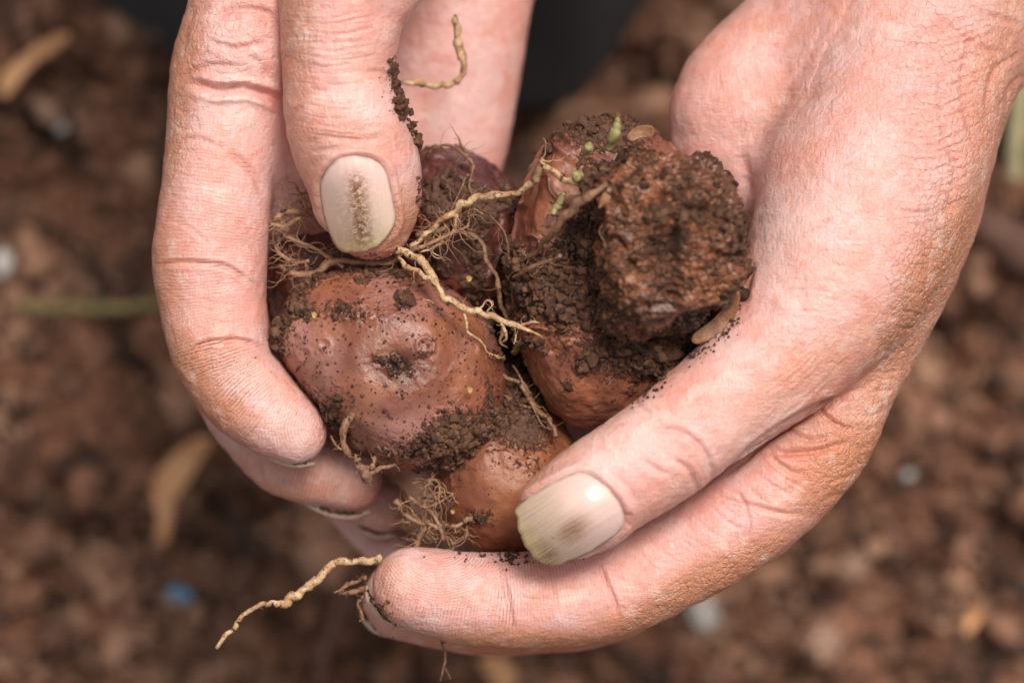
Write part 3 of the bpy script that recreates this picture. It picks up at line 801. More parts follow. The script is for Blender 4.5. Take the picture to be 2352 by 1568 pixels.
_ico = {}
def ico(sub):
    if sub in _ico: return _ico[sub]
    t = (1 + 5 ** 0.5) / 2
    v = [(-1, t, 0), (1, t, 0), (-1, -t, 0), (1, -t, 0), (0, -1, t), (0, 1, t), (0, -1, -t), (0, 1, -t), (t, 0, -1), (t, 0, 1), (-t, 0, -1), (-t, 0, 1)]
    f = [(0,11,5),(0,5,1),(0,1,7),(0,7,10),(0,10,11),(1,5,9),(5,11,4),(11,10,2),(10,7,6),(7,1,8),(3,9,4),(3,4,2),(3,2,6),(3,6,8),(3,8,9),(4,9,5),(2,4,11),(6,2,10),(8,6,7),(9,8,1)]
    v = np.array(v, float); f = np.array(f)
    for _ in range(sub):
        e = np.vstack([f[:, [0, 1]], f[:, [1, 2]], f[:, [2, 0]]]); e.sort(1)
        ue, inv = np.unique(e[:, 0] * len(v) + e[:, 1], return_inverse=True)
        mv = (v[ue // len(v)] + v[ue % len(v)]) / 2; inv = inv.reshape(3, -1) + len(v)
        a, b, c = inv
        f = np.vstack([np.c_[f[:, 0], a, c], np.c_[f[:, 1], b, a], np.c_[f[:, 2], c, b], np.c_[a, b, c]])
        v = np.vstack([v, mv])
    v = v / np.linalg.norm(v, axis=1, keepdims=True)
    _ico[sub] = (v, f)
    return _ico[sub]

def crumbs(centers, sizes, sub=1, rough=0.35, flat=None, seed=0):
    """many lumpy grains in one mesh; returns v, f, tone"""
    bv, bf = ico(sub); N = len(centers); g = np.random.default_rng(seed + 91)
    ax = g.normal(size=(N, 3)); ax /= np.linalg.norm(ax, axis=1, keepdims=True); th = g.uniform(0, 6.28, N)
    sc = g.uniform(0.6, 1.25, (N, 3)) * sizes[:, None]
    V = bv[None] * sc[:, None]
    V = V * (1 + rough * vnoise((bv[None] * 1.7 + g.uniform(0, 99, (N, 1, 3))).reshape(-1, 3), 5).reshape(N, -1, 1)
             + 0.5 * rough * vnoise((bv[None] * 4.1 + g.uniform(0, 99, (N, 1, 3))).reshape(-1, 3), 6).reshape(N, -1, 1))
    c, s = np.cos(th)[:, None, None], np.sin(th)[:, None, None]; k = ax[:, None]
    V = V * c + np.cross(np.broadcast_to(k, V.shape), V) * s + k * (V * k).sum(-1, keepdims=True) * (1 - c)
    V = V + centers[:, None]
    Fc = bf[None] + (np.arange(N) * len(bv))[:, None, None]
    tone = np.repeat(g.uniform(0, 1, N) ** 2.0, len(bv))
    return V.reshape(-1, 3), Fc.reshape(-1, 3), tone

gr = ground()
g = np.random.default_rng(3)
N = 20000
c = np.c_[g.uniform(-165, 165, N), g.uniform(-120, 120, N), np.zeros(N)]
sz = np.minimum(g.lognormal(-0.05, 0.62, N), 4.8)
c[:, 2] = -GROUND + 4.0 * fbm(c / 45.0, 3, 1) + 8.5 * fbm(c / 14.0, 3, 4) + sz * g.uniform(-0.3, 0.8, N)
v, f, tone = crumbs(c, sz, 1, 0.5, seed=1)
tone = np.clip(0.6 * tone + 1.1 * np.repeat(fbm(c / 10.0, 2, 61), 42) - 0.1, 0, 1)
tag(mesh_obj('soil_crumbs', v, f, M_CRUMB, attrs=dict(tone=tone)), 'loose brown soil crumbs lying on the ground', 'soil crumbs', kind='stuff')

# ------------------------------------------------------------------ bulbs
def soil_on(parent, surf, nrm, mask, count, smin, smax, seed, name='soil_crust', mat=None, lift=0.25, sub=1):
    g = np.random.default_rng(seed)
    w = np.maximum(mask, 0); w = w / w.sum()
    idx = g.choice(len(surf), count, p=w)
    s = smin + (smax - smin) * g.uniform(0, 1, count) ** 3.0
    s *= 0.5 + 0.7 * np.clip(mask[idx], 0, 1)
    c = surf[idx] + nrm[idx] * (s * g.uniform(-0.2, lift + 0.3, count))[:, None] + g.normal(0, 0.15, (count, 3))
    v, f, tone = crumbs(c, s, sub, 0.75, seed=seed)
    return mesh_obj(name, v, f, mat or M_CLOD, parent, dict(tone=tone * 0.8))

def corm(label, outline, zc, zt, zb, mat, group='bulbs held in the two hands', power=2.0, rough=0.25, sub=6, feat=None, soil=None, dark=None, painted_sheen=0.0, tilt=(0, 0), lump=0.55):
    """bulb whose outline (px) is given; zc level of the widest rim, zt/zb half heights up and down (mm)"""
    bv, bf = ico(sub)
    ol = np.array(outline, float); cx, cy = ol.mean(0)
    pl = closed_crom(ol, 8)
    sz = (CAMD - zc) / CAMD / PXMM
    ang = np.arctan2(-(pl[:, 1] - cy), pl[:, 0] - cx); rad = np.hypot(pl[:, 0] - cx, pl[:, 1] - cy) * sz
    o = np.argsort(ang); ang, rad = ang[o], rad[o]
    ang = np.r_[ang - 2 * np.pi, ang, ang + 2 * np.pi]; rad = np.tile(rad, 3)
    th = np.arctan2(bv[:, 1], bv[:, 0]); R = np.interp(th, ang, rad)
    h = np.hypot(bv[:, 0], bv[:, 1]); Z = bv[:, 2]
    e = 2.0 / power
    hh = np.sign(h) * np.abs(h) ** 1.0
    k = (np.abs(hh) ** power + np.abs(Z) ** power) ** (-1 / power)
    Rm = rad.mean(); R = Rm + (R - Rm) * np.clip(h / 0.8, 0, 1) ** 1.5
    V = np.c_[np.cos(th) * R * h * k, np.sin(th) * R * h * k, np.where(Z > 0, zt, zb) * Z * k]
    V[:, 2] += tilt[0] * V[:, 0] + tilt[1] * V[:, 1]
    ctr = P(cx, cy, zc); V = V + ctr
    f = bf
    n = vnormals(V, f)
    px, py = unproj(V)
    d = lump * fbm(V / 7.0, 3, int(cx)) + rough * fbm(V / 2.2, 4, int(cy)) 
    if feat is not None: d = d + feat(px, py, V, n)
    so = soil(px, py, V, n) if soil is not None else np.zeros(len(V))
    da = dark(px, py, V, n) if dark is not None else np.zeros(len(V))
    d = d + np.clip(so, 0, 1) * (0.55 * np.abs(fbm(V / 1.6, 4, 77)) + 0.5 * fbm(V / 4.0, 2, 78))
    V = V + n * d[:, None]; n = vnormals(V, f)
    o = mesh_obj('bulb', V, f, mat, attrs=dict(soil=so, dark=da, painted_sheen=np.full(len(V), painted_sheen)))
    tag(o, label, 'bulb', group)
    return o, V, n, so

def gb(px, py, x, y, rx, ry=None, ang=0.0):
    ry = ry or rx; c, s = math.cos(math.radians(ang)), math.sin(math.radians(ang))
    dx, dy = px - x, py - y
    return np.exp(-(((dx * c + dy * s) / rx) ** 2 + ((-dx * s + dy * c) / ry) ** 2))

# front bulb
def feat_front(px, py, V, n):
    up = sstep(0.0, 0.4, n[:, 2])
    r = np.hypot(px - 912, (py - 832) * 1.1)
    d = -1.2 * np.exp(-(r / 34) ** 2) + 0.3 * np.exp(-((r - 85) / 35) ** 2)
    d += -0.35 * gb(px, py, 830, 760, 90, 24, -15) + 0.5 * gb(px, py, 820, 720, 50, 22, 0) + 0.35 * gb(px, py, 905, 735, 40, 22)
    for (x, y, rr) in ((698, 813, 20), (975, 795, 24), (745, 790, 16), (805, 715, 26)):
        q = np.hypot(px - x, py - y)
        d += 0.22 * np.exp(-((q - rr * 0.8) / 5) ** 2) - 0.15 * np.exp(-(q / (rr * 0.5)) ** 2)
    d += 0.12 * np.sin(r / 13 + 1.2 * vnoise(V / 5, 3)) * np.exp(-((r - 150) / 90) ** 2)
    d += 0.30 * np.exp(-((vnoise(V / 3.0, 41)) / 0.06) ** 2) * sstep(200, 250, r) * 0.5
    return d * up
def soil_front(px, py, V, n):
    r = np.hypot(px - 890, py - 845)
    m = 1.3 * gb(px, py, 1050, 1000, 90, 75) + 0.9 * gb(px, py, 905, 832, 45, 40) + 0.9 * gb(px, py, 980, 795, 34, 26) + 0.7 * gb(px, py, 740, 790, 34, 26)
    m += 0.8 * gb(px, py, 830, 720, 95, 32) + 0.8 * gb(px, py, 690, 710, 60, 40) + 0.35 * gb(px, py, 1125, 850, 40, 130) + 0.7 * gb(px, py, 860, 640, 190, 28)
    m += 0.8 * gb(px, py, 770, 950, 40, 80) + 0.6 * gb(px, py, 930, 1045, 110, 35) + 0.6 * gb(px, py, 930, 690, 30, 22) + 0.8 * gb(px, py, 645, 775, 26, 60)
    m += 0.25 * sstep(0.1, 0.6, fbm(V / 3.5, 3, 8)) + 0.18 * sstep(215, 245, r)
    m *= 0.72 + 0.55 * fbm(V / 2.5, 3, 18)
    return np.clip(m, 0, 1.3) * sstep(-0.2, 0.1, n[:, 2])
OUT_F = [(650, 720), (690, 668), (760, 627), (850, 618), (950, 628), (1020, 655), (1090, 706), (1138, 782), (1158, 865), (1150, 940), (1115, 1010), (1052, 1060), (975, 1080), (895, 1062), (820, 1010), (750, 950), (690, 880), (645, 810), (630, 765)]
b1, V1, n1, s1 = corm('purplish brown bulb in front with a dark navel in its middle, topmost and sharpest', OUT_F, -11, 15, 13, M_CORM, power=2.25, feat=feat_front, soil=soil_front,
                      dark=lambda px, py, V, n: gb(px, py, 915, 835, 38, 32) * 1.1, painted_sheen=0.75, rough=0.07, lump=0.2, sub=7)
soil_on(b1, V1, n1, np.where(s1 > 0.5, s1, 0) ** 2, 2600, 0.08, 0.75, 5)
soil_on(b1, V1, n1, gb(*unproj(V1), 1050, 1003, 62, 46) * (n1[:, 2] > 0), 700, 0.12, 1.0, 6, name='soil_clod')
soil_on(b1, V1, n1, 0.25 + 0 * s1 + (n1[:, 2] < 0) * -1, 2200, 0.04, 0.40, 7, name='soil_specks')

# bulb behind the thumb
OUT_B = [(975, 350), (1020, 338), (1080, 350), (1140, 390), (1190, 450), (1208, 520), (1205, 600), (1190, 690), (1120, 730), (1020, 720), (950, 660), (920, 560), (930, 440)]
def soil_gen(k, seed, lo=0.05):
    return lambda px, py, V, n: np.clip(k * sstep(lo, 0.7, fbm(V / 6.0, 4, seed)), 0, 1.2)
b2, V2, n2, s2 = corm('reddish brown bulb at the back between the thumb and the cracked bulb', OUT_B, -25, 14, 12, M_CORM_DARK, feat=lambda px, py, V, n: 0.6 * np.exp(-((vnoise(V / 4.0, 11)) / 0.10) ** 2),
                      soil=soil_gen(1.3, 14), painted_sheen=0.6, rough=0.35)
soil_on(b2, V2, n2, np.where(s2 > 0.35, s2, 0), 900, 0.08, 0.6, 15)
# bulb under the thumb
OUT_U = [(620, 600), (640, 540), (700, 500), (780, 500), (850, 540), (880, 620), (850, 720), (780, 790), (690, 790), (630, 740), (610, 670)]
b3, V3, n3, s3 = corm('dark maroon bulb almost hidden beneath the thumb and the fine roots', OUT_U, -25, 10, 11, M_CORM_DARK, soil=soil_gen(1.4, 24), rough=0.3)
soil_on(b3, V3, n3, np.where(s3 > 0.3, s3, 0), 700, 0.08, 0.6, 25)
# lower bulb
def soil_shade_low(px, py, V, n):
    return np.clip(0.5 * gb(px, py, 1210, 1000, 70, 50, 40) + 0.6 * gb(px, py, 1190, 990, 110, 60) + 0.7 * gb(px, py, 1095, 1190, 36, 20) + 1.2 * gb(px, py, 1160, 880, 90, 60) + 0.28 * sstep(0.0, 0.6, fbm(V / 3.0, 3, 9)) + 0.3 * gb(px, py, 1050, 1050, 60, 60), 0, 1.2)  # soil, with a dark patch at the top painting shade in the gap
OUT_L = [(1150, 850), (1230, 880), (1300, 990), (1340, 1070), (1330, 1170), (1280, 1240), (1200, 1278), (1110, 1272), (1045, 1230), (1005, 1160), (995, 1080), (1020, 1000), (1080, 950)]
b4, V4, n4, s4 = corm('smooth orange brown bulb at the bottom, between the front bulb and a thumb nail', OUT_L, -19, 15, 11, M_CORM_TAN, soil=soil_shade_low, rough=0.08)
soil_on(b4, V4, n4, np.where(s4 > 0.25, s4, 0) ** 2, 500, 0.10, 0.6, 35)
soil_on(b4, V4, n4, gb(*unproj(V4), 1165, 900, 80, 60) * (n4[:, 2] > 0), 700, 0.08, 0.9, 38, name='soil_clod')  # clods over the patch that stands in for the gap's shade
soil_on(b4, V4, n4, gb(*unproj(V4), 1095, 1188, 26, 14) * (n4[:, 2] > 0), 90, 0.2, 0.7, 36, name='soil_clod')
# cracked bulb at the right
OUT_R = [(1240, 350), (1290, 315), (1350, 288), (1430, 290), (1510, 320), (1590, 400), (1640, 520), (1655, 660), (1640, 790), (1590, 880), (1500, 940), (1400, 975), (1300, 970), (1240, 900), (1200, 820), (1175, 720), (1172, 610), (1192, 490), (1215, 420)]
def feat_right(px, py, V, n):
    up = sstep(-0.1, 0.3, n[:, 2])
    d = -4.0 * gb(px, py, 1300, 560, 36, 110, 18) - 3.0 * gb(px, py, 1330, 640, 70, 50) + 1.6 * gb(px, py, 1270, 440, 26, 100, 20)
    d += 1.4 * gb(px, py, 1370, 330, 110, 26, -8) - 1.4 * gb(px, py, 1400, 390, 80, 30) + 1.2 * gb(px, py, 1260, 680, 60, 40)
    d += 0.9 * np.exp(-((vnoise(V / 5.0, 51)) / 0.10) ** 2) * (py < 760)
    return d * up
def soil_right(px, py, V, n):
    m = 1.2 * gb(px, py, 1290, 660, 110, 90) + 1.2 * gb(px, py, 1330, 580, 60, 110) + 1.0 * gb(px, py, 1380, 320, 150, 40) + 0.9 * gb(px, py, 1530, 810, 110, 60) + 0.6 * gb(px, py, 1400, 820, 150, 70)
    m += 0.5 * gb(px, py, 1195, 640, 30, 130) + 0.5 * sstep(0.1, 0.7, fbm(V / 4.0, 4, 66))
    return np.clip(m, 0, 1.3)
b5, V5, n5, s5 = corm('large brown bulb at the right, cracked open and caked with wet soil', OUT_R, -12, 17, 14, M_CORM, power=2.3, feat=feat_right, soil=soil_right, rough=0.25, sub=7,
                      dark=lambda px, py, V, n: 0.9 * gb(px, py, 1305, 585, 40, 60) + 0.8 * gb(px, py, 1300, 500, 14, 60, 20), painted_sheen=0.2)
soil_on(b5, V5, n5, np.where(s5 > 0.5, s5, 0) ** 1.5, 4500, 0.08, 0.8, 45)
soil_on(b5, V5, n5, gb(*unproj(V5), 1520, 820, 70, 40, -20) * (n5[:, 2] > 0), 600, 0.15, 1.1, 46, name='soil_clod')
# soil covered bulb above it, nearest to the camera
OUT_T = [(1400, 420), (1450, 370), (1520, 345), (1600, 345), (1660, 380), (1705, 450), (1718, 540), (1712, 630), (1680, 700), (1630, 750), (1540, 770), (1440, 760), (1380, 700), (1355, 610), (1365, 500)]
def feat_top(px, py, V, n):
    d = 1.4 * fbm(V / 9.0, 3, 87) + 1.3 * fbm(V / 4.0, 4, 88) - 1.1 * np.abs(fbm(V * np.array([0.35, 0.8, 0.5]), 4, 89)) - 2.2 * gb(px, py, 1540, 555, 80, 36, -12)
    d += 0.6 * gb(px, py, 1640, 420, 60, 50) + 1.6 * gb(px, py, 1430, 440, 50, 80, 20) - 1.6 * gb(px, py, 1600, 745, 110, 16, -14) + 1.5 * gb(px, py, 1470, 700, 70, 40)
    d += -1.2 * np.exp(-((vnoise(V / 6.0, 90)) / 0.12) ** 2)
    d += 1.3 * np.exp(-(np.abs(np.hypot(px - 1560, py - 540) - 150) / 22) ** 2) * (px < 1500)
    return d
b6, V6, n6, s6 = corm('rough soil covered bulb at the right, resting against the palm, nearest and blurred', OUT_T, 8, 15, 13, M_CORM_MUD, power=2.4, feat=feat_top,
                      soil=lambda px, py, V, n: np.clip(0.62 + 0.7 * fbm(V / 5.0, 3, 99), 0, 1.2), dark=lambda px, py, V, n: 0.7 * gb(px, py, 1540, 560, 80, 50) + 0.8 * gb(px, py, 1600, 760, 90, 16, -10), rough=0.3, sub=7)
soil_on(b6, V6, n6, np.clip(0.1 + 0.9 * fbm(V6 / 4, 3, 12), 0.01, 1) ** 1.5, 3400, 0.05, 0.85, 55)
soil_on(b6, V6, n6, np.clip(fbm(V6 / 5, 3, 13), 0, 1) ** 2 * (n6[:, 2] > 0.45), 26, 0.6, 1.5, 56, name='soil_clod', sub=3)
# loose peel
def chip(name, pts, z, thick, mat, label, cat, curl=0.0, parent=None, group=None):
    pl = closed_crom(np.array(pts, float), 5); c = pl.mean(0); n = len(pl); R = 6
    p2 = np.vstack([c[None]] + [c + (pl - c) * (r / R) for r in range(1, R + 1)])
    rel = (p2 - c) / np.abs(pl - c).max()
    zz = z + curl * (rel ** 2).sum(1) + 0.15 * curl * vnoise(np.c_[rel * 3, 0 * rel[:, :1]], 3)
    top = np.array([P(a, b, d) for (a, b), d in zip(p2, zz)]); e = np.r_[0, np.repeat(np.arange(1, R + 1) / R, n)]
    bot = top.copy(); bot[:, 2] -= thick * (1.02 - e * e * 0.8); m = len(top)
    tri = np.array([(0, 1 + (k + 1) % n, 1 + k) for k in range(n)])
    q = np.array([(1 + r * n + k, 1 + r * n + (k + 1) % n, 1 + (r + 1) * n + (k + 1) % n, 1 + (r + 1) * n + k) for r in range(R - 1) for k in range(n)])
    last = 1 + (R - 1) * n + np.arange(n); nx = np.roll(last, -1)
    V = np.vstack([top, bot]); side = np.stack([last, nx, nx + m, last + m], 1)
    o = mesh_obj(name, V, [np.vstack([q, q[:, ::-1] + m, side]), np.vstack([tri, tri[:, ::-1] + m])], mat, parent)
    if label: tag(o, label, cat, group)
    return o
M_PEEL = simple_material('orange_peel', (0.20, 0.075, 0.03), (0.30, 0.13, 0.05), 0.8, 0.45)
M_GREEN = simple_material('green_shoot', (0.26, 0.21, 0.06), (0.40, 0.33, 0.17), 0.6, 0.5)
M_YEL = simple_material('yellow_fleck', (0.50, 0.31, 0.09), (0.36, 0.2, 0.06), 1.0, 0.5)

# ------------------------------------------------------------------ roots
def sweep(paths, name, mat, parent=None, knob=0.25, seed=0, sides=8):
    """paths: list of rows (px,py,z,r_mm); all swept into one mesh"""
    Vs, Qs, off = [], [], 0
    for pi, rows in enumerate(paths):
        rows = np.array(rows, float)
        p3 = np.array([[*P(a, b, z), r] for a, b, z, r in rows])
        c = crom(p3, 8)
        n = len(c); s = np.arange(n)
        g = vnoise(np.c_[s * 0.45, s * 0 + pi * 7.7 + seed, s * 0], 3)
        w = np.c_[vnoise(np.c_[s * 0.3, s * 0 + pi * 3.1 + seed, s * 0], 8), vnoise(np.c_[s * 0.3, s * 0 + pi * 3.1 + seed, s * 0 + 9], 9), vnoise(np.c_[s * 0.3, s * 0 + pi + seed, s * 0 + 4], 7)]
        c[:, :3] += w * np.minimum(c[:, 3:4] * 0.9, 0.35)
        c[:, 3] *= 1 + knob * g
        t = np.gradient(c[:, :3], axis=0); t /= np.linalg.norm(t, axis=1, keepdims=True) + 1e-9
        u = np.cross(t, [0.1, 0.2, 1.0]); u /= np.linalg.norm(u, axis=1, keepdims=True) + 1e-9; b = np.cross(t, u)
        a = np.arange(sides) / sides * 2 * np.pi
        ring = u[:, None] * np.cos(a)[None, :, None] + b[:, None] * np.sin(a)[None, :, None]
        rr = c[:, 3][:, None, None] * (1 + 0.18 * vnoise(np.c_[np.repeat(s * 0.8, sides), np.tile(a * 1.3, n), np.full(n * sides, pi)], 2).reshape(n, sides, 1))
        V = (c[:, None, :3] + ring * rr).reshape(-1, 3)
        i = np.arange(n - 1)[:, None] * sides; k = np.arange(sides)[None]; k2 = (k + 1) % sides
        Q = np.stack([i + k, i + k2, i + sides + k2, i + sides + k], -1).reshape(-1, 4)
        V = np.vstack([V, c[0, :3], c[-1, :3]]); m = n * sides
        caps = np.array([(m, (j + 1) % sides, j, m) for j in range(0)] or np.zeros((0, 4), int))
        capt = np.array([(m, (j + 1) % sides, j) for j in range(sides)] + [(m + 1, (n - 1) * sides + j, (n - 1) * sides + (j + 1) % sides) for j in range(sides)])
        Vs.append(V); Qs.append((Q + off, capt + off)); off += len(V)
    return mesh_obj(name, np.vstack(Vs), [np.vstack([a for a, _ in Qs]), np.vstack([b for _, b in Qs])], mat, parent)

def rootlets(main, count, length, r, seed, spread=1.0, up=0.5):
    """short wandering side roots growing out of the given path rows"""
    g = random.Random(seed); c = crom(np.array(main, float), 6); out = []
    for _ in range(count):
        i = g.randrange(1, len(c) - 1); p = c[i].copy()
        a = g.uniform(0, 6.283); L = length * g.uniform(0.4, 1.3); rows = []
        n = 5; rr = r * g.uniform(0.5, 1.2)
        for k in range(n):
            rows.append((p[0], p[1], p[2], rr * (1 - 0.75 * k / (n - 1))))
            a += g.uniform(-0.9, 0.9) * spread
            p[0] += math.cos(a) * L / n; p[1] += math.sin(a) * L / n; p[2] += g.uniform(-1, 1) * up
        out.append(rows)
    return out

def root(label, mains, mat, count=0, length=40, r=0.09, seed=0, parent=None, name='root', cat='root', group='loose roots among the bulbs'):
    paths = list(mains)
    o = sweep(paths, name, mat, parent, seed=seed)
    if label: tag(o, label, cat, group)
    hr = []
    if count:
        for j, m_ in enumerate(mains): hr += rootlets(m_, max(1, count // len(mains)), length, r, seed + j)
        h = sweep(hr, 'rootlets', mat, o, knob=0.2, seed=seed + 5, sides=5)
    gg = np.random.default_rng(seed + 900); C, S = [], []
    for m_ in mains:
        c = crom(np.array(m_, float), 10)
        for q in c[::2]:
            if gg.uniform() < 0.22:
                for _ in range(gg.integers(1, 5)):
                    C.append(P(q[0] + gg.normal(0, 4), q[1] + gg.normal(0, 4), q[2] + q[3] * 0.8)); S.append(gg.uniform(0.05, 0.26) * min(1, q[3] * 2 + 0.3))
    if C and not parent:
        v, f, tone = crumbs(np.array(C), np.array(S), 1, 0.7, seed=seed)
        tag(mesh_obj('soil_specks', v, f, M_CLOD, o, dict(tone=tone * 0.5)), kind='stuff')
    return o

root('pale forked root lying across the right edge of the front bulb',
     [[(915, 570, -2, .72), (950, 590, 0, .70), (985, 612, 2, .68), (1000, 645, 4, .58), (1020, 680, 5, .60), (1060, 705, 6, .62), (1105, 715, 6, .50), (1150, 735, 6, .50), (1195, 748, 6, .40), (1245, 772, 5, .14)],
      [(915, 590, 0, .25), (935, 612, 2, .42), (970, 632, 3.5, .42), (1000, 652, 4, .36), (1030, 690, 5.5, .36), (1060, 706, 6, .3)],
      [(1150, 738, 6, .30), (1163, 760, 6, .28), (1160, 785, 5, .10)], [(1195, 748, 6, .26), (1215, 740, 7, .2), (1240, 742, 7, .08)],
      [(1065, 722, 6, .2), (1078, 765, 6, .22), (1105, 785, 6, .2), (1120, 808, 5, .16), (1150, 820, 4, .07)],
      [(998, 700, 5, .22), (985, 690, 6, .16), (968, 688, 6, .08)], [(1100, 712, 6, .2), (1118, 690, 7, .14), (1130, 700, 7, .1), (1118, 716, 7, .08)], [(1178, 745, 6, .2), (1185, 770, 6, .15), (1180, 790, 6, .06)]],
     M_ROOT, 26, 34, .085, 3)
root('pale branching root running from the cracked bulb to the thumb tip',
     [[(1340, 432, 9, .45), (1290, 405, 8, .55), (1250, 385, 6, .62), (1225, 415, 3, .60), (1195, 438, 1, .58), (1140, 452, -1, .62), (1085, 458, -3, .68), (1050, 480, -4, .62), (1020, 500, -5, .55), (985, 535, -6, .45), (940, 565, -6, .4)],
      [(1050, 480, -4, .35), (1040, 530, -5, .3), (1010, 560, -5, .25), (965, 580, -5, .15)], [(1250, 385, 6, .3), (1245, 370, 7, .2), (1240, 360, 7, .1)]],
     M_ROOT, 24, 60, .09, 9)
root('long thin pale root hanging between the front bulb and the cracked bulb',
     [[(1030, 500, -8, .3), (1070, 535, -8, .38), (1105, 560, -7, .40), (1120, 600, -7, .42), (1145, 650, -7, .42), (1152, 700, -8, .38), (1162, 740, -8, .34), (1150, 780, -9, .24), (1165, 800, -9, .1)],
      [(1085, 470, -8, .16), (1130, 500, -6, .15), (1165, 550, -5, .14), (1170, 620, -6, .13), (1180, 700, -6, .1)], [(1060, 350, -14, .3), (1088, 380, -12, .3), (1070, 410, -12, .22), (1050, 450, -10, .16), (1030, 500, -9, .12)],
      [(1088, 380, -12, .22), (1078, 420, -11, .18), (1085, 450, -10, .12)], [(985, 350, -14, .2), (1010, 335, -13, .25), (1050, 342, -12, .25), (1088, 380, -12, .2)], [(1050, 310, -12, .1), (1060, 335, -12, .22), (1080, 365, -12, .25)]],
     M_ROOT_BR, 26, 60, .085, 14)
root('long kinked root sticking out over the soil past a fingertip',
     [[(880, 1282, -3, .5), (840, 1287, -4, .62), (790, 1290, -5, .66), (752, 1300, -5, .62), (735, 1325, -5, .66), (705, 1345, -5, .72), (675, 1368, -5, .68), (648, 1390, -5, .66), (628, 1383, -5, .5), (590, 1390, -6, .42), (555, 1415, -6, .40), (530, 1450, -7, .38), (495, 1485, -8, .30)]],
     M_ROOT, 8, 16, .06, 21)
root('bent yellowish root lying on the palm behind the thumb',
     [[(925, 190, -18, .45), (965, 192, -19, .58), (1010, 195, -20, .60), (1045, 188, -20, .58), (1062, 170, -20, .55), (1060, 130, -19, .62), (1050, 90, -19, .66), (1045, 50, -18, .6), (1047, 38, -18, .3)]], M_ROOT, 0, seed=31)
root('short knobbly brown root below the front bulb beside a fingertip',
     [[(822, 940, 0, .45), (800, 965, 1, .62), (785, 1000, 1, .62), (798, 1035, 0, .70), (820, 1060, -1, .60), (838, 1090, -2, .85), (850, 1105, -3, .5)], [(820, 1060, -1, .35), (850, 1075, -2, .45), (858, 1050, -2, .4)], [(838, 1095, -2, .5), (870, 1080, -3, .35), (905, 1065, -4, .3)],
      [(760, 1000, -1, .2), (775, 1025, 0, .2), (800, 1035, 0, .3)]], M_ROOT_BR, 18, 34, .10, 41)
root('thin root in the gap between the lower bulb and the cracked bulb',
     [[(1150, 860, -8, .3), (1195, 880, -8, .36), (1215, 915, -8, .42), (1240, 945, -8, .42), (1262, 965, -7, .42), (1275, 1005, -6, .36)], [(1180, 840, -10, .2), (1205, 880, -9, .26), (1222, 920, -8, .2)], [(1150, 900, -9, .2), (1190, 930, -8, .15), (1235, 935, -8, .2)],
      [(1215, 915, -8, .2), (1250, 980, -7, .12), (1275, 975, -7, .1)]], M_ROOT_BR, 22, 50, .09, 51)
tuft = [[(905, 1150, -12, .5), (940, 1185, -11, .45), (975, 1200, -10, .4), (1010, 1210, -9, .35), (1060, 1205, -7, .35), (1085, 1190, -6, .4)], [(985, 1100, -8, .3), (975, 1150, -9, .3), (1000, 1190, -9, .3), (1020, 1240, -9, .2)],
        [(945, 1110, -9, .2), (990, 1100, -8, .25), (1010, 1115, -8, .2), (1005, 1150, -8, .15)], [(955, 1260, -12, .4), (970, 1220, -11, .5), (990, 1195, -10, .4)], [(940, 1140, -10, .2), (975, 1165, -9, .22), (1030, 1140, -8, .15), (1045, 1128, -8, .08)],
        [(1075, 1205, -8, .25), (1065, 1235, -9, .25), (1035, 1250, -10, .2)]]
root('tangled tuft of thin brown roots beside the lower bulb above the fingertip', tuft, M_HAIR_ROOT, 120, 70, .13, 61)
tuft2 = [[(625, 520, -9, .4), (640, 495, -8, .55), (680, 485, -8, .5), (715, 492, -9, .4)], [(615, 515, -8, .2), (650, 520, -8, .4), (690, 500, -8, .4)], [(650, 540, -10, .4), (700, 560, -9, .3), (750, 590, -8, .3), (790, 615, -7, .3)],
         [(640, 610, -12, .4), (680, 630, -10, .5), (720, 630, -9, .55), (760, 605, -8, .6), (810, 600, -7, .55), (870, 605, -6, .5), (920, 595, -5, .4)], [(680, 430, -10, .14), (692, 450, -9, .16), (705, 480, -8, .2), (725, 495, -8, .16)], [(630, 560, -10, .3), (660, 600, -10, .35), (710, 600, -9, .3)]]
root('tangle of fine tan roots between the index finger and the thumb nail', tuft2, M_HAIR_ROOT, 140, 75, .13, 71)
tuft3 = [[(940, 580, -6, .3), (980, 560, -5, .4), (1030, 540, -4, .35), (1080, 520, -4, .2)], [(1000, 520, -8, .3), (1045, 500, -6, .35), (1075, 480, -5, .3), (1110, 490, -5, .15)], [(960, 545, -8, .5), (1010, 530, -7, .45), (1040, 500, -6, .4)]]
root('fine brown rootlets spreading right of the thumb tip', tuft3, M_HAIR_ROOT, 110, 80, .11, 81)
root('small dirty root caught behind the lower fingertip', [[(845, 1325, -8, .4), (815, 1335, -9, .38), (790, 1352, -9, .32), (768, 1362, -9, .15)], [(845, 1350, -9, .45), (810, 1358, -9, .4), (785, 1362, -9, .2)]], M_ROOT_BR, 20, 26, .09, 91)
root('thin root hanging below the middle finger at the bottom', [[(1015, 1468, -10, .2), (1022, 1500, -11, .2), (1020, 1530, -12, .18), (1010, 1565, -13, .12)], [(1020, 1530, -12, .15), (1035, 1560, -13, .08)]], M_ROOT_BR, 6, 20, .06, 101)
root('short curled root hanging from the fingertip edge', [[(835, 1365, -10, .25), (822, 1390, -10, .25), (832, 1415, -10, .2), (825, 1428, -10, .1)], [(900, 1400, -6, .25), (905, 1430, -6, .2), (903, 1468, -7, .08)]], M_ROOT_BR, 12, 24, .09, 111)
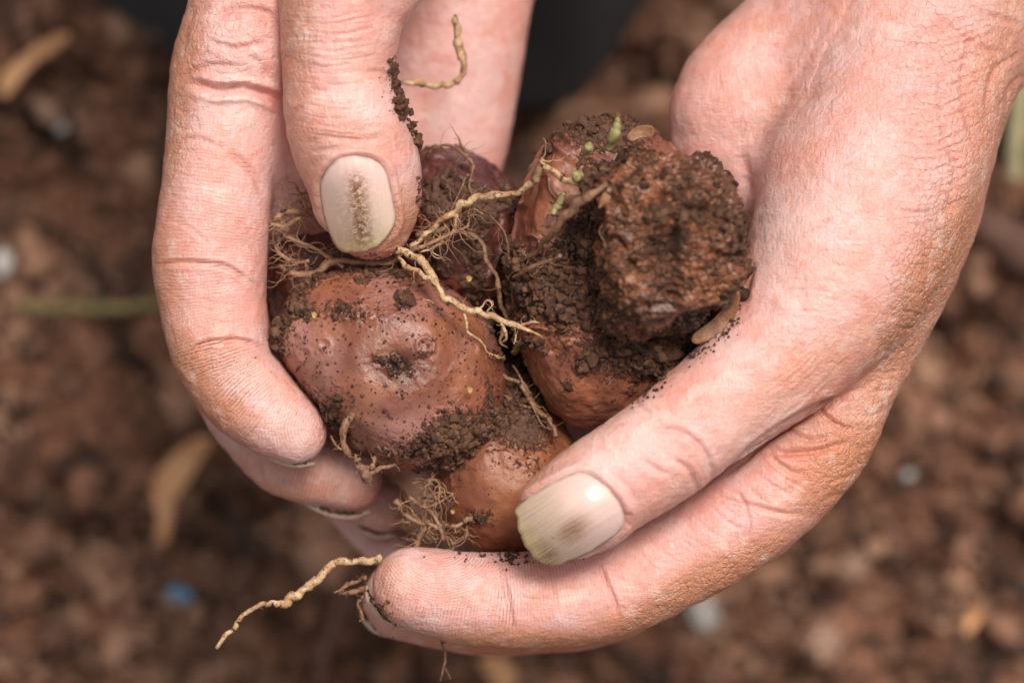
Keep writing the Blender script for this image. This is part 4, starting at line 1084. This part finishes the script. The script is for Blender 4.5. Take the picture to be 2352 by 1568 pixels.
# roots and shoots on the cracked bulb
root(None, [[(1200, 600, 0, .3), (1240, 570, 6, .4), (1280, 520, 12, .6), (1310, 480, 15, .8), (1350, 450, 17, .7), (1400, 420, 18, .5)], [(1175, 640, 0, .3), (1230, 610, 6, .35), (1290, 590, 10, .3)], [(1385, 560, 18, .2), (1430, 585, 21, .2), (1480, 560, 22, .15)]], M_ROOT_BR, 20, 70, .1, 121, parent=b6, name='root')
for j, rows in enumerate(([(1400, 340, 12, .5), (1412, 310, 14, .8), (1416, 288, 15, .55), (1418, 272, 15, .3)], [(1340, 345, 10, .5), (1352, 335, 11, .8), (1362, 338, 11, .4)], [(1315, 410, 12, .5), (1322, 402, 13, .8), (1330, 398, 13, .5)], [(1300, 440, 9, .4), (1282, 468, 8, .7), (1275, 490, 8, .4)])):
    sweep([rows], 'green_shoot', M_GREEN, b5, seed=j)
chip('peel', [(1465, 290), (1498, 290), (1500, 312), (1470, 318), (1450, 325), (1440, 312)], 10, 0.5, M_PEEL, None, None, 0.6, b5)
chip('peel', [(1590, 770), (1640, 730), (1690, 670), (1700, 690), (1680, 740), (1640, 775), (1600, 790)], 6, 0.6, M_PEEL, None, None, 1.5, b6)
chip('peel', [(1385, 445), (1420, 412), (1432, 418), (1415, 440), (1392, 466), (1375, 478)], 18, 0.5, M_PEEL, None, None, 1.2, b6)

# soil crumbs stuck to the hands, plus deep fill that darkens the gaps like shade
def stuck(parent, spots, seed, name='soil_crumbs'):
    me = parent.data; n = len(me.vertices); co = np.empty(n * 3, np.float32); me.vertices.foreach_get('co', co)
    no = np.empty(n * 3, np.float32); me.vertices.foreach_get('normal', no)
    V = co.reshape(-1, 3).astype(float) * 1000; V[:, 2] -= GROUND; Nn = no.reshape(-1, 3).astype(float)
    px, py = unproj(V); C, S = [], []; g = np.random.default_rng(seed)
    for (x, y, rx, ry, ang, cnt, s0, s1, zmin, *zz) in spots:
        zmax = zz[0] if zz else 99
        w = gb(px, py, x, y, rx, ry, ang) * (V[:, 2] > zmin) * (V[:, 2] < zmax) * (Nn[:, 2] > -0.15); w[w < 0.02] = 0
        if w.sum() == 0: continue
        i = g.choice(n, cnt, p=w / w.sum()); s = s0 + (s1 - s0) * g.uniform(0, 1, cnt) ** 2
        C.append(V[i] + Nn[i] * (s * g.uniform(0, 1.4, cnt))[:, None]); S.append(s)
    v, f, tone = crumbs(np.vstack(C), np.concatenate(S), 1, 0.7, seed=seed)
    return tag(mesh_obj(name, v, f, M_CLOD, parent, dict(tone=tone * 0.6)), kind='stuff')
stuck(hand_a, [(908, 190, 9, 38, -8, 170, .10, .55, -9), (925, 235, 16, 22, 0, 160, .12, .6, -9), (945, 290, 6, 16, 0, 50, .12, .5, -9), (957, 322, 5, 12, 0, 40, .15, .6, -9), (885, 205, 22, 60, 0, 40, .05, .16, -9), (962, 450, 6, 40, 0, 40, .08, .3, -12), (860, 590, 60, 8, 0, 60, .06, .22, -12), (980, 1080, 80, 60, 0, 500, .3, 1.2, -90, -44), (700, 620, 90, 120, 0, 900, .3, 1.2, -90, -30), (1120, 700, 50, 110, 0, 700, .3, 1.2, -90, -30), (550, 840, 40, 20, 20, 10, .04, .1, -9)], 5)
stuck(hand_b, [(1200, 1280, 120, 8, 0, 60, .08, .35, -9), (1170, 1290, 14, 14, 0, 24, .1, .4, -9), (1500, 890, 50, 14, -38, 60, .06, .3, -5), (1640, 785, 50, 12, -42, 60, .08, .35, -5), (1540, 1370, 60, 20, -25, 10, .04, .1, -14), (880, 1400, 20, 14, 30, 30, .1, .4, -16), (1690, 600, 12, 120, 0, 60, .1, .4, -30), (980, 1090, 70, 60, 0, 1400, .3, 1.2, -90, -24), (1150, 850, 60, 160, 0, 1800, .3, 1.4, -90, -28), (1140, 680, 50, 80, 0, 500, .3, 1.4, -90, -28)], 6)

# grime packed under the nail edges, yellow flecks on the bulbs
for k, (par, c, nr, w) in enumerate(NAIL_EDGES):
    rows = [(c[i, 0] + nr[i, 0] * sg * 6 * w[i], c[i, 1] + nr[i, 1] * sg * 6 * w[i], c[i, 2] + 0.25, 0.16 + 0.10 * w[i]) for i in range(2, len(c) - 2, 3) for sg in (GRIME_SIDE[k],)]
    sweep([rows], 'nail_grime', M_CLOD, par, knob=0.6, seed=200 + k)
for k, (par, x, y, z, s) in enumerate(((b1, 722, 723, 4.6, 7), (b1, 1080, 895, 2.6, 7), (b2, 1078, 640, -10, 7), (b4, 1040, 1175, -9, 5))):
    chip('yellow_fleck', [(x - s, y - s * .4), (x, y - s), (x + s * .8, y - s * .3), (x + s * .6, y + s * .7), (x - s * .3, y + s)], z, 0.4, M_YEL, None, None, 0.2, par)

# ------------------------------------------------------------------ things lying on the soil
GZ = -GROUND + 5.0
M_LEAF = simple_material('dry_leaf', (0.72, 0.40, 0.19), (0.52, 0.22, 0.09), 0.06, 0.5)
M_LEAF2 = simple_material('brown_husk', (0.26, 0.12, 0.06), (0.18, 0.08, 0.045), 0.06, 0.6)
M_STEM = simple_material('green_stem', (0.16, 0.13, 0.03), (0.22, 0.18, 0.06), 0.05, 0.5)
M_STEM2 = simple_material('yellow_stem', (0.42, 0.37, 0.20), (0.34, 0.30, 0.15), 0.05, 0.5)
M_BLUE = simple_material('blue_plastic', (0.14, 0.36, 0.54), (0.11, 0.30, 0.48), 0.1, 0.3)
M_WHITE = simple_material('pale_stone', (0.52, 0.47, 0.43), (0.34, 0.30, 0.27), 0.2, 0.5)
M_TANST = simple_material('tan_stone', (0.36, 0.21, 0.145), (0.26, 0.15, 0.10), 0.2, 0.6)
M_CLOTH = simple_material('dark_grey_cloth', (0.030, 0.034, 0.040), (0.040, 0.044, 0.052), 0.03, 0.8)
M_TWIG = simple_material('dark_bark', (0.10, 0.045, 0.03), (0.16, 0.075, 0.05), 0.05, 0.8)

chip('dry_leaf', [(352, 1110), (365, 1080), (400, 1040), (440, 1008), (478, 1002), (484, 1020), (462, 1060), (430, 1110), (400, 1150), (390, 1180), (388, 1235), (372, 1250), (360, 1230), (362, 1180), (350, 1150)], GZ + 11, 1.0, M_LEAF, 'orange tan dry leaf lying on the soil below the index finger', 'leaf', 5)
chip('dry_leaf', [(0, 190), (10, 165), (50, 130), (100, 95), (140, 75), (160, 85), (130, 115), (80, 145), (40, 190), (18, 222), (2, 215)], GZ + 5, 1.0, M_LEAF, 'curved pale brown leaf on the soil in the upper left corner', 'leaf', 5)
chip('dry_leaf', [(95, 20), (130, 0), (150, 10), (120, 45), (100, 55)], GZ + 3, 0.8, M_LEAF2, 'small reddish brown leaf at the top left edge', 'leaf', 3)
chip('dry_leaf', [(2215, 1430), (2240, 1390), (2262, 1385), (2255, 1415), (2230, 1450), (2218, 1450)], GZ + 3, 0.8, M_LEAF, 'small tan leaf on the soil at the lower right', 'leaf', 3)
chip('dry_leaf', [(2195, 1260), (2215, 1220), (2240, 1200), (2245, 1230), (2225, 1270), (2200, 1290)], GZ + 3, 0.8, M_LEAF2, 'reddish tan leaf on the soil right of the hands', 'leaf', 3)
chip('dry_leaf', [(1095, 1515), (1150, 1505), (1180, 1530), (1190, 1568), (1150, 1590), (1130, 1560)], GZ + 4, 0.8, M_LEAF, 'pale tan leaf on the soil at the bottom centre', 'leaf', 3)
tag(sweep([[(40, 700, GZ + 4, .9), (140, 706, GZ + 5, 1.0), (240, 708, GZ + 5, 1.1), (330, 702, GZ + 5, 1.1), (430, 698, GZ + 4, 1.0)]], 'green_stem', M_STEM, knob=0.1), 'thin olive green stem lying level on the soil left of the index finger', 'stem')
tag(sweep([[(2330, 410, GZ + 3, 1.7), (2333, 330, GZ + 5, 1.8), (2340, 240, GZ + 5, 1.9), (2350, 120, GZ + 4, 1.8)]], 'yellow_stem', M_STEM2, knob=0.1), 'pale yellow stem upright at the right edge beside the wrist', 'stem')
tag(sweep([[(2180, 470, GZ + 3, 3.6), (2270, 520, GZ + 4, 4.4), (2360, 580, GZ + 4, 5), (2500, 640, GZ + 4, 5)]], 'twig', M_TWIG, knob=0.15), 'thick dark twig on the soil at the right edge', 'twig')
tag(sweep([[(520, 1092, GZ + 4, 1.6), (560, 1088, GZ + 5, 1.6), (610, 1105, GZ + 4, 1.4), (680, 1130, GZ + 4, 1.2)]], 'twig', M_TWIG, knob=0.2), 'short reddish brown twig under the curled fingertips', 'twig')
tag(sweep([[(790, 1350, GZ + 3, 1.0), (770, 1420, GZ + 4, 1.4), (745, 1490, GZ + 4, 1.5), (725, 1580, GZ + 4, 1.5)]], 'twig', M_TWIG, knob=0.2), 'faint straight twig on the soil below the long kinked root', 'twig')

def stone(px, py, r, mat, label, name='stone', sq=1.0, seed=0, cat='stone', group='stones and scraps on the soil'):
    c = P(px, py, GZ + 5.0 + r * 0.4)[None]; v, f, tone = crumbs(c, np.array([r]), 3, 0.35, seed=seed)
    return tag(mesh_obj(name, v, f, mat), label, cat, group)
stone(415, 1366, 2.6, M_BLUE, 'bright blue plastic scrap on the soil at the lower left', 'plastic_scrap', seed=1, cat='plastic scrap')
stone(1612, 1395, 4.2, M_WHITE, 'white stone on the soil just below the index finger at the right', seed=2)
stone(2085, 1090, 1.4, M_WHITE, 'pale grey stone on the soil right of the knuckle', seed=3)
stone(1955, 1300, 3.2, M_TANST, 'tan stone on the soil at the lower right', seed=4)
stone(140, 292, 1.4, M_WHITE, 'small light grey stone on the soil at the upper left', seed=5)
stone(8, 605, 2.6, M_WHITE, 'pale stone cut by the left edge of the picture', seed=6)
stone(110, 255, 3.0, M_TANST, 'reddish stone on the soil beside the light grey stone at the upper left', seed=12)
stone(1890, 1480, 4.0, M_TANST, 'brown lump at the lower right edge below the tan stone', seed=13)

# dark grey trouser leg of the crouching person, at the top; unseen bulk added to shade the soil
def cloth():
    n, m = 60, 40; V = []
    for i in range(n):
        for j in range(m):
            a = j / (m - 1) * math.pi; t = i / (n - 1)
            x = -92 + 280 * t
            yb = 50 + 23 * max(0.0, 1 - t / 0.12) + 44 * float(sstep(0.36, 0.50, t))
            y = yb + 80 * (1 - math.cos(a))
            V.append((x, y, -GROUND - 6 + 360 * math.sin(a * 0.5) ** 1.3 * min(1.0, 0.25 + 6 * t * (1 - t)) + 2.5 * math.sin(t * 17 + j * 0.4)))
    i = np.arange(n * m).reshape(n, m)
    q = np.stack([i[:-1, :-1], i[1:, :-1], i[1:, 1:], i[:-1, 1:]], -1).reshape(-1, 4)
    return np.array(V), q[:, ::-1]
v, q = cloth()
tag(mesh_obj('cloth', v, q, M_CLOTH), 'dark grey cloth behind the hands at the top, unseen bulk added for shade', 'cloth')
